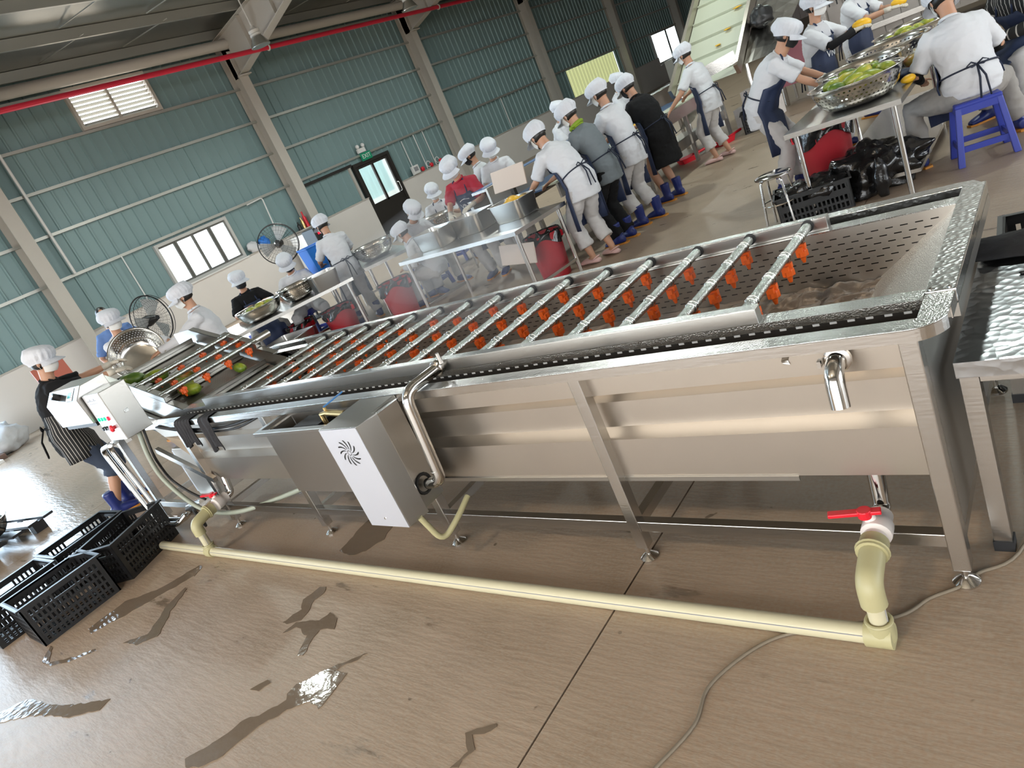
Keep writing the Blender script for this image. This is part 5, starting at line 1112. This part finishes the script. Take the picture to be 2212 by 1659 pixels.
def hand_geo(b, wrist, fdir, side, up, g=0.0, curl=.5, s=1.0):
    "palm and five fingers; fdir along the hand, up = back of the hand"
    f = fdir.normalized(); u = (up - f * up.dot(f)).normalized(); l = u.cross(f) * side      # l points to the thumb side
    b.loft(erings([(wrist - f * .01, l, u, .022 + g, .017 + g), (wrist + f * .025, l, u, .032 + g, .016 + g), (wrist + f * .065, l, u, .039 + g, .015 + g), (wrist + f * .088, l, u, .036 + g, .013 + g)], 12))
    for k, (o, ln) in enumerate(((.027, .068), (.009, .076), (-.009, .071), (-.026, .055))):
        p = wrist + f * .080 + l * o; pts = [p]; a = .25 * curl
        for seg in (.45, .32, .23):
            d = f * math.cos(a) - u * math.sin(a); p = p + d * ln * s * seg; pts.append(p); a += .75 * curl
        b.tube(pts, [.0092 + g, .0090 + g, .0082 + g, .0068 + g], 8)
    p = wrist + f * .022 + l * .026; d = (f * .62 + l * .72 - u * .25).normalized(); p2 = p + d * .036; d2 = (f * .9 + l * .25 - u * .35 * curl).normalized(); b.tube([p - d * .01, p2, p2 + d2 * .030, p2 + d2 * .046], [.012 + g, .0105 + g, .0095 + g, .0075 + g], 8)
def ik(S, Tg, l1, l2, pole):
    d = Tg - S; L = min(d.length, (l1 + l2) * .995); dn = d.normalized(); a = (l1 * l1 - l2 * l2 + L * L) / (2 * L); h = math.sqrt(max(0, l1 * l1 - a * a)); pv = (pole - dn * pole.dot(dn)).normalized()
    return S + dn * a + pv * h, S + dn * L
NP = 0
def person(label, loc, yaw, H=1.58, lean=8, hp=25, hy=0, hands=((.38, .16, .95), (.38, -.16, .95)), sit=None, feet=((.02, .10), (-.02, -.10)), knees=None,
           shirt=WHITEC, sleeve='short', pants=PANTS, plen=1.0, dress=False, apron=None, mask='w', cap=True, shoes='boot', gloves=None, scarf=None, striped=False, sleevecover=None, curl=.5, bulk=1.0, hairm=True, group=None, seated_z=0, logo=False):
    global NP; NP += 1; s = H / 1.6; V = Vector
    t = thing('person', label, 'person', (loc[0], loc[1], 0), math.radians(yaw), group); M = WM[t.name]; FW, LF, UP = V((1, 0, 0)), V((0, 1, 0)), V((0, 0, 1))
    a0 = math.radians(lean); Pz = .86 * s if sit is None else sit + .10
    P = V((-.22 * math.sin(a0) * s if sit is None else 0, 0, Pz - (.02 * (1 - math.cos(a0)) if sit is None else 0)))
    # spine
    def spine(dist):
        pos = P.copy(); n = 12; step = dist / n
        for i in range(n):
            a = a0 * (.70 + .62 * (i + .5) * step / (.5 * s)); pos += V((math.sin(a), 0, math.cos(a))) * step
        a = a0 * (.70 + .62 * dist / (.5 * s)); return pos, V((math.sin(a), 0, math.cos(a))), V((math.cos(a), 0, -math.sin(a)))
    def sp(d): return spine(d * s)
    TOR = [(.0, .155, .112), (.10, .135, .100), (.18, .130, .098), (.28, .148, .108), (.37, .160, .105), (.43, .150, .088), (.475, .100, .068), (.50, .058, .056), (.58, .048, .050)]
    body = MB(); k = bulk
    rings = [(P - UP * .09 * s, LF, FW, .10 * s, .085 * s)]
    for d, rx, ry in TOR: p, tt, nn = sp(d); kk = k if d < .45 else 1; rings.append((p, LF, nn, rx * s * kk, ry * s * kk))
    body.loft(erings(rings, 20))
    nb, ntt, nnn = sp(.53)
    # head
    hpr, hyr = math.radians(hp), math.radians(hy); hf = V((math.cos(hpr) * math.cos(hyr), math.cos(hpr) * math.sin(hyr), -math.sin(hpr))); hl = UP.cross(V((math.cos(hyr), math.sin(hyr), 0))).normalized(); hu = hf.cross(hl).normalized()
    HC = nb + (ntt * .5 + UP * .5).normalized() * .105 * s + (hu * .035 + hf * .012) * s
    HM = Matrix((hf, hl, hu)).transposed().to_4x4(); HM = T(HC) @ HM @ Matrix.Scale(s, 4)
    hd = MB(); hd.ell((0, 0, .02), (.096, .076, .112), nu=24, nv=16); hd.ell((.030, 0, -.050), (.058, .056, .060), nu=20, nv=12); hd.ell((.098, 0, -.012), (.016, .013, .022), nu=10, nv=8); hd.ell((.094, 0, -.052), (.010, .022, .008), nu=10, nv=6)
    for sd in (-1, 1): hd.ell((-.004, sd * .079, -.002), (.018, .008, .030), nu=10, nv=8)
    hd.xf(HM); body.add(hd.v, hd.f)
    body.tube([sp(.47)[0], HC - hu * .03 * s - hf * .015 * s], [.056 * s, .050 * s], 14)
    # arms
    shb, sht, shn = sp(.425); ARM = []
    for sd, tg in ((1, hands[0]), (-1, hands[1])):
        S = shb + LF * (.163 * s * sd) ; Tg = V(tg); l1, l2 = .275 * s, .245 * s; pole = V((-.35, .75 * sd, -.75)); E, Wr = ik(S, Tg, l1, l2, pole)
        body.tube([shb + LF * .10 * s * sd, S, S.lerp(E, .35), E, E.lerp(Wr, .3), Wr], [.055 * s, .052 * s, .046 * s, .037 * s, .037 * s, .024 * s], 12)
        fd = (Wr - E).normalized(); fd = (fd + V((.0, -.10 * sd, -.10))).normalized(); hand_geo(body, Wr, fd, -sd, UP + V((0, .3 * sd, 0)), 0, curl, s); ARM.append((sd, S, E, Wr, fd))
    # legs
    LEG = []
    for i, sd in enumerate((1, -1)):
        hip = P + LF * (.085 * s * sd) - UP * .04 * s; fx, fy = feet[i]; ank = V((fx, fy, .085 * s + seated_z)); l1, l2 = .41 * s, .39 * s
        if sit is None: kn, an = ik(hip, ank, l1, l2, V((1, .15 * sd, 0)))
        else:
            kz = V(knees[i]) if knees else None
            kn = kz if kz else V((.40 * s, .16 * sd, max(.44 * s, sit)))
            an = ank
        body.tube([P + LF * .07 * s * sd, hip, hip.lerp(kn, .4), kn, kn.lerp(an, .35), an], [.085 * s, .088 * s * k, .078 * s * k, .054 * s, .055 * s, .034 * s], 14)
        ft = V((1, .12 * sd, 0)).normalized()
        body.loft(erings([(an - ft * .055 * s - UP * .045 * s, LF, UP, .022 * s, .025 * s), (an - ft * .02 * s - UP * .035 * s, LF, UP, .034 * s, .045 * s), (an + ft * .06 * s - UP * .048 * s, LF, UP, .042 * s, .035 * s), (an + ft * .135 * s - UP * .062 * s, LF, UP, .042 * s, .020 * s), (an + ft * .165 * s - UP * .066 * s, LF, UP, .03 * s, .014 * s)], 12)); LEG.append((sd, hip, kn, an, ft))
    body.xf(M); remeshed(body, .0098, 'body', SKIN, t, 2)
    # head gear
    def hg(me, name, X=None): return place(me, name, t, HM @ (X if X else Matrix()))
    if hairm: hg(HAR, 'hair')
    if cap: cpo = hg(CAP, 'cap'); place(VIS, 'visor', cpo, Matrix())
    if mask: hg({'w': MW, 'b': MK, 'u': MBL}[mask], 'face_mask')
    for sd in (-1, 1): hg(EYE, 'eye', T((.0885, sd * .031, .022))); hg(BROW, 'eyebrow', T((.092, sd * .032, .040)))
    # shirt
    g = .020; b = MB(); rr = []
    tail = .17 * s if not dress else .40 * s
    if sit is not None: tail = .06 * s
    if tail > .1: rr.append((P - UP * tail + FW * .01, LF, FW, (.185 if not dress else .20) * s * k, (.150 if not dress else .17) * s)); rr.append((P - UP * tail * .5, LF, FW, .18 * s * k, .140 * s))
    else: rr.append((P - UP * .07 * s, LF, FW, .165 * s * k, .125 * s))
    for d, rx, ry in TOR[:-1]:
        p, tt, nn = sp(d); e = g + (.014 if d < .3 else .004)
        if d >= .5: e = .010
        rr.append((p, LF, nn, (rx * k + e) * s if d < .45 else (rx + e) * s, (ry * k + e) * s if d < .45 else (ry + e) * s))
    b.loft(erings(rr, 24))
    for sd, S, E, Wr, fd in ARM:
        if sleeve == 'short': q = E.lerp(S, .12); b.tube([shb + LF * .09 * s * sd, S, S.lerp(q, .5), q], [.072 * s, .071 * s, .067 * s, .066 * s], 16)
        elif sleeve == 'long': b.tube([shb + LF * .09 * s * sd, S, S.lerp(E, .5), E, E.lerp(Wr, .5), Wr], [.070 * s, .068 * s, .060 * s, .054 * s, .048 * s, .040 * s], 16)
    b.xf(M); so = remeshed(b, .0125, 'shirt' if not dress else 'dress', shirt, t, 2, .0075, NP)
    # collar
    cp, ct, cn = sp(.505); MB().tube([cp + (LF * math.cos(q) + cn * math.sin(q)) * (.066 * s) + ct * (.012 * math.cos(q * 1)) for q in [2 * PI * j / 20 for j in range(21)]], .012 * s, 8).xf(M).build('collar', scarf if scarf else shirt, t, smooth=True)
    # trousers
    if pants is not None:
        b = MB(); b.loft(erings([(P + UP * .06 * s, LF, FW, .145 * s * k, .112 * s), (P - UP * .02 * s, LF, FW, .165 * s * k, .125 * s), (P - UP * .10 * s, LF, FW, .14 * s * k, .105 * s)], 20))
        for sd, hip, kn, an, ft in LEG:
            full = [P + LF * .075 * s * sd, hip, hip.lerp(kn, .5), kn, kn.lerp(an, .5), an + UP * .02]; rads = [.092, .098 * k, .092 * k, .080, .076, .076]
            if plen < 1: n_ = 4 if plen < .75 else 5; full = full[:n_] + [full[n_ - 1].lerp(full[min(n_, 5)], .45)]; rads = rads[:n_] + [rads[n_ - 1] + .008]
            b.tube(full, [r_ * s for r_ in rads], 16)
        b.xf(M); remeshed(b, .0125, 'trousers', pants, t, 2, .0085, NP + 50)
    # shoes
    for sd, hip, kn, an, ft in LEG:
        sdv = UP.cross(ft)
        if shoes == 'boot':
            b = MB(); b.tube([an + UP * .16 * s + (kn - an).normalized() * .0, an + UP * .02 * s, an - UP * .04 * s], [.062 * s, .052 * s, .05 * s], 14)
            b.loft(erings([(an - ft * .07 * s - UP * .035 * s, sdv, UP, .030 * s, .035 * s), (an - ft * .02 * s - UP * .025 * s, sdv, UP, .044 * s, .055 * s), (an + ft * .06 * s - UP * .038 * s, sdv, UP, .050 * s, .045 * s), (an + ft * .15 * s - UP * .052 * s, sdv, UP, .050 * s, .030 * s), (an + ft * .185 * s - UP * .058 * s, sdv, UP, .034 * s, .020 * s)], 14)); b.xf(M)
            bo = remeshed(b, .011, 'boot', BOOT, t, 2)
            MB().prism([tuple((an + ft * x_ * s + sdv * y_ * s).xy) for x_, y_ in ((-.10, -.03), (-.06, -.045), (.05, -.045), (.14, -.052), (.195, -.03), (.195, .03), (.14, .052), (.05, .045), (-.06, .045), (-.10, .03))], 'z', seated_z + .001, seated_z + .018).xf(M).build('sole', BOOTS, bo)
        elif shoes == 'clog':
            b = MB(); b.loft(erings([(an - ft * .075 * s - UP * .055 * s, sdv, UP, .032 * s, .022 * s), (an - ft * .02 * s - UP * .052 * s, sdv, UP, .046 * s, .028 * s), (an + ft * .06 * s - UP * .048 * s, sdv, UP, .052 * s, .034 * s), (an + ft * .14 * s - UP * .056 * s, sdv, UP, .054 * s, .028 * s), (an + ft * .185 * s - UP * .066 * s, sdv, UP, .036 * s, .016 * s)], 14)); b.ring(an - UP * .03 * s - ft * .03, ft * .5 + UP, .05 * s, .007, 18, 6); b.xf(M).build('clog', CLOG, t, smooth=True)
    # gloves, sleeve covers
    if gloves is not None:
        for sd, S, E, Wr, fd in ARM:
            b = MB(); hand_geo(b, Wr, fd, -sd, UP + V((0, .3 * sd, 0)), .003, curl, s); b.tube([Wr.lerp(E, .28), Wr + fd * .01], [.031 * s, .027 * s], 12); b.xf(M).build('glove', gloves, t, smooth=True)
    if sleevecover is not None:
        for sd, S, E, Wr, fd in ARM: MB().tube([S.lerp(E, .8), E, Wr], [.046 * s, .045 * s, .031 * s], 14).xf(M).build('arm_sleeve', sleevecover, t, smooth=True)
    if scarf is not None:
        MB().tube([cp + (LF * math.cos(q) + cn * math.sin(q)) * (.072 * s) + ct * .03 for q in [2 * PI * j / 20 for j in range(21)]], .022 * s, 8).xf(M).build('scarf', scarf, t, smooth=True)
    # apron with strings
    if apron is not None:
        rows = []
        for d in (.36, .28, .20, .12, .05, 0.0):
            p, tt, nn = sp(d); j = min(range(len(TOR)), key=lambda q: abs(TOR[q][0] - d)); rows.append((p, nn, (TOR[j][1] * k + .045) * s, (TOR[j][2] * k + .046) * s, .62 if d > .3 else (.85 if d > .2 else (1.55 if apron is not STRIPE else 2.5))))
        if sit is None:
            for dz in ((.10, .22, .34, .46) if apron is not STRIPE else (.08, .16, .24)): rows.append((P - UP * dz * s + FW * .02, FW, (.200 + .02 * dz) * s * k, (.165 + .03 * dz) * s, 1.55 if apron is not STRIPE else 2.5))
        else:
            kx = sum((q[2].x for q in LEG)) / 2; kzz = max(q[2].z for q in LEG)
            for f_ in (.4, .8): rows.append((V((P.x + (kx - P.x) * f_, 0, P.z + .03 + (kzz - P.z) * f_)), UP, .21 * s, .10 * s, 1.3))
            rows.append((V((kx + .09, 0, kzz - .02)), (UP + FW).normalized(), .2 * s, .06 * s, 1.3)); rows.append((V((kx + .09, 0, kzz - .22)), FW, .19 * s, .05 * s, 1.3))
        NA = 24; vs = []; fs = []
        for p, nn, rx, ry, am in rows:
            for i in range(NA + 1):
                q = (i / NA - .5) * 2 * am; wv = .006 * math.sin(9 * q + rows.index((p, nn, rx, ry, am)) * .4); vs.append(p + LF * ((rx + wv) * math.sin(q)) + nn * ((ry + wv) * math.cos(q)))
        for r_ in range(len(rows) - 1):
            for i in range(NA): a_ = r_ * (NA + 1) + i; fs.append((a_, a_ + 1, a_ + NA + 2, a_ + NA + 1))
        ap = MB().add(vs, fs).xf(M).build('apron', apron, t, smooth=True); sm = ap.modifiers.new('s', 'SOLIDIFY'); sm.thickness = .004
        p, tt, nn = sp(.10); st = MB(); rx, ry = (.135 * k + .044) * s, (.100 * k + .046) * s
        st.tube([p + LF * (rx * math.sin(q)) + nn * (ry * math.cos(q)) for q in [.9 + (2 * PI - 1.8) * j / 24 for j in range(25)]], .007, 6)
        kb = p - nn * (ry + .008)
        for sd in (-1, 1):
            st.tube([kb, kb + LF * .04 * sd + UP * .025 - nn * .01, kb + LF * .075 * sd + UP * .005 - nn * .012, kb + LF * .04 * sd - UP * .012 - nn * .012, kb], .006, 6); st.tube([kb, kb + LF * .02 * sd - UP * .10 - nn * .045 - FW * .02, kb + LF * (.035 * sd + .01) - UP * .25 - nn * .055 - FW * .035], [.007, .008, .007], 6)
        stc = apron if apron is not STRIPE else BLACKC
        st.xf(M).build('apron_strings', NAVYS if apron is NAVY else stc, ap, smooth=True)
        p, tt, nn = sp(.36); q0 = cp - cn * .055 * s + ct * .02; ns = MB()
        for sd in (-1, 1): ns.tube([p + LF * .085 * s * sd + nn * .14 * s, cp + LF * .075 * s * sd + cn * .03, q0], .009, 6)
        ns.xf(M).build('neck_strap', apron if apron is not STRIPE else BLACKC, ap, smooth=True)
        if logo:
            p, tt, nn = sp(.19); c = bpy.data.curves.new('logo_text', 'FONT'); c.body = 'VNA'; c.size = .095 * s; c.align_x = 'CENTER'; c.extrude = .0008; tmpo = bpy.data.objects.new('logo_tmp', c); COL.objects.link(tmpo)
            dg = bpy.context.evaluated_depsgraph_get(); me = bpy.data.meshes.new_from_object(tmpo.evaluated_get(dg)); bpy.data.objects.remove(tmpo); me.materials.clear(); me.materials.append(WHITEPAINT)
            R_ = Matrix((LF, tt, nn)).transposed(); rr_ = .165 * s
            for v_ in me.vertices: q = v_.co.x / rr_; v_.co = M @ (p + LF * (rr_ + .006) * math.sin(q) + nn * ((rr_ - .008) * math.cos(q) + v_.co.z + .004) + tt * (v_.co.y - .03))
            me.transform(WM[ap.name].inverted()); link('apron_logo', me, ap)
            MB().tube([p + LF * (rr_ + .006) * math.sin(q) + nn * ((rr_ - .008) * math.cos(q) + .006) + tt * (.075 + .02 * math.cos(q * 4)) for q in [-.42 + .84 * j / 16 for j in range(17)]], .004, 5).xf(M).build('apron_emblem', WHITEPAINT, ap)
    return t
NAVYS = mat('navy_string', (.012, .018, .04), .7)
def stripe_mat():
    m, nt, b = _new('striped_apron'); L = nt.links; tc = N(nt, 'ShaderNodeTexCoord'); sp_ = N(nt, 'ShaderNodeSeparateXYZ'); L.new(tc.outputs['Object'], sp_.inputs[0])
    at = N(nt, 'ShaderNodeMath', operation='ARCTAN2'); L.new(sp_.outputs[1], at.inputs[0]); L.new(sp_.outputs[0], at.inputs[1]); mu = N(nt, 'ShaderNodeMath', operation='MULTIPLY'); mu.inputs[1].default_value = 7.5; L.new(at.outputs[0], mu.inputs[0])
    fr = N(nt, 'ShaderNodeMath', operation='FRACT'); L.new(mu.outputs[0], fr.inputs[0]); lt = N(nt, 'ShaderNodeMath', operation='LESS_THAN'); lt.inputs[1].default_value = .16; L.new(fr.outputs[0], lt.inputs[0])
    mx = N(nt, 'ShaderNodeMixRGB'); mx.inputs[1].default_value = (.012, .012, .013, 1); mx.inputs[2].default_value = (.55, .53, .50, 1); L.new(lt.outputs[0], mx.inputs[0]); L.new(mx.outputs[0], b.inputs['Base Color']); b.inputs['Roughness'].default_value = .8; return m
STRIPE = stripe_mat()
person('person in black top and striped apron with denim shorts reaching over the washer end', (-7.10, 2.02), 72, 1.57, 14, 14, -28, ((.64, .10, 1.20), (.60, -.12, 1.14)), shirt=BLACKC, pants=DENIM, plen=.7, apron=STRIPE, gloves=GLOVE, shoes='boot', feet=((.05, .11), (-.05, -.10)))
person('person in white with white mask holding the left side of the tilted bowl', (-8.55, 3.36), 10, 1.56, 6, 10, 0, ((.50, .20, 1.05), (.50, -.18, 1.05)), sleeve='long', gloves=None)
person('person in blue shirt with bare dark hair standing behind the masked pair', (-10.25, 4.02), -20, 1.60, 3, 5, 0, ((.2, .22, .9), (.2, -.22, .9)), shirt=BLUES, pants=GREYT, cap=False, mask=None)
person('person in white facing left holding the right side of the tilted bowl', (-7.10, 3.62), 235, 1.52, 8, 12, 0, ((.48, .20, 1.08), (.40, -.2, 1.0)), sleeve='long')
person('seated person in black shirt with black mask behind the left table', (-9.30, 5.45), -20, 1.58, 8, 12, 0, ((.42, .16, .86), (.42, -.16, .86)), sit=.46, knees=((.40, .2, .47), (.40, -.2, .47)), feet=((.40, .2), (.40, -.2)), shirt=BLACKC, pants=GREYT, apron=NAVY, mask='b')
person('seated person in white cap half hidden behind the perforated left bowl', (-8.86, 6.02), -40, 1.55, 14, 30, 0, ((.42, .14, .84), (.42, -.14, .84)), sit=.44, knees=((.38, .2, .45), (.38, -.2, .45)), feet=((.38, .2), (.38, -.2)), mask='b')
person('standing person in white tunic seen from the back with navy bow at the left table', (-7.98, 6.22), 158, 1.52, 10, 22, 5, ((.40, .18, .95), (.38, -.16, .95)), apron=NAVY, mask='w', shoes='boot', feet=((-.05, .16), (.02, -.16)), group=None)
person('seated person in white with navy strap turned right near the exit door', (-7.35, 7.0), -10, 1.55, 22, 45, 0, ((.40, .12, .75), (.40, -.12, .75)), sit=.44, knees=((.38, .18, .45), (.38, -.18, .45)), feet=((.38, .2), (.38, -.2)))
person('crouching person in white cap low behind the left steel tray', (-6.75, 6.62), 200, 1.5, 26, 25, 0, ((.35, .2, .55), (.35, -.2, .50)), sit=.30, knees=((.34, .2, .42), (.34, -.2, .42)), feet=((.34, .2), (.34, -.2)), sleeve='long', group=None)
person('person in red polo shirt and navy apron working over the steel trays', (-6.10, 6.98), -75, 1.55, 16, 32, -5, ((.36, .16, .98), (.46, -.10, .96)), shirt=REDC, apron=NAVY, mask='w', gloves=GLOVE, logo=True)
person('seated person in white cap just left of the red shirted worker', (-8.10, 8.5), -40, 1.52, 12, 25, 0, ((.38, .14, .8), (.38, -.14, .8)), sit=.44, knees=((.38, .2, .45), (.38, -.2, .45)), feet=((.38, .2), (.38, -.2)), apron=NAVY)
person('person in white with black mask bending beside the far column', (-6.55, 8.02), 215, 1.56, 14, 28, 0, ((.42, .16, .95), (.42, -.16, .9)), mask='b')
person('person in white with white mask behind the upright pale board', (-6.30, 7.98), -50, 1.53, 12, 30, 0, ((.40, .16, .93), (.40, -.16, .93)), mask='w')
person('person in white tunic bending over the right steel tray wearing pale clogs', (-4.28, 6.50), 165, 1.62, 34, 34, 0, ((.50, .16, .93), (.48, -.14, .93)), apron=NAVY, mask='w', shoes='clog', feet=((.0, .10), (-.10, -.12)), plen=.95)
person('person in grey shirt with green collar at the sorting conveyor', (-4.22, 7.02), 178, 1.60, 18, 30, 0, ((.42, .16, .98), (.40, -.16, .98)), shirt=GREYS, pants=BLACKC, apron=NAVY, mask='w', scarf=GREENSC)
person('person in white with blue boots at the sorting conveyor between grey and black shirts', (-4.18, 7.62), 172, 1.64, 12, 24, 0, ((.44, .18, .98), (.42, -.12, .98)), apron=NAVY, mask='w', gloves=GLOVE, feet=((.03, .12), (-.06, -.12)), plen=.8)
person('person in black dress and navy apron at the sorting conveyor', (-4.24, 8.50), 168, 1.58, 20, 30, 0, ((.42, .16, .96), (.40, -.14, .96)), shirt=BLACKC, dress=True, pants=None, apron=NAVY, mask='b', shoes='boot', bulk=1.18)
person('person mostly hidden beyond the conveyor guard behind the grey shirt', (-6.15, 9.55), 0, 1.58, 10, 20, 0)
person('person mostly hidden beyond the conveyor guard behind the black dress', (-6.15, 11.55), 0, 1.58, 8, 15, 0, mask='u')
person('person in white with pink clogs reaching across the far end of the conveyor', (-4.22, 10.26), 172, 1.60, 14, 20, 0, ((.30, .42, .92), (.42, -.30, .98)), apron=NAVY, mask='w', shoes='clog', feet=((.02, .13), (-.05, -.13)), plen=.9)
person('person in white bending to the right with black mask by the right table', (-2.42, 7.40), 8, 1.58, 36, 32, 0, ((.52, .12, .86), (.50, -.10, .82)), apron=NAVY, mask='b', gloves=GLOVE, shoes='boot', feet=((.05, .13), (-.08, -.14)))
person('person in white with black sleeves peeling a yellow mango behind the right table', (-2.22, 8.52), -12, 1.56, 8, 12, 0, ((.44, .06, 1.13), (.42, -.06, 1.13)), apron=NAVY, mask='w', gloves=GLOVE, sleevecover=BLACKC, logo=True)
person('person in white and navy apron cut off by the top edge', (-2.15, 10.0), -15, 1.60, 8, 15, 0, ((.46, .08, 1.1), (.44, -.06, 1.1)), apron=NAVY, mask='w', gloves=GLOVE, logo=True)
person('seated person in white seen from the back on the blue stool', (-.78, 6.82), 118, 1.66, 20, 38, 0, ((.42, .20, .66), (.42, -.22, .66)), sit=.465, knees=((.30, .34, .48), (.32, -.34, .48)), feet=((.28, .36), (.34, -.42)), pants=GREYT, apron=NAVY, mask='w', sleevecover=BLACKC, bulk=1.12)
person('person with blue mask and striped sleeves at the right edge', (-.42, 8.10), 225, 1.60, 24, 40, 0, ((.40, .14, .70), (.40, -.14, .70)), sit=.47, knees=((.36, .2, .48), (.36, -.2, .48)), feet=((.36, .22), (.36, -.22)), shirt=STRIPE, sleeve='long', apron=NAVY, mask='u', gloves=GLOVE)
# the tilted bowl carried by the pair, and the mango in hand
dv = Vector((.80, -.36, .48)).normalized(); bowl(bowl_me(.265, .19, PERF), Vector((-7.36, 2.97, 1.12)) - dv * .10, 'large perforated bowl tipped up between two masked workers', rot=dv.to_track_quat('Z', 'Y').to_euler())
mango((-1.76, 8.44, 1.16), (0, .1, .3), 'p', 'peeled yellow mango held up by the black sleeved worker', None, 1.05, False); mango((-1.66, 9.9, 1.13), (0, .1, .5), 'p', 'peeled yellow mango held at the top edge', None, 1.0, False)
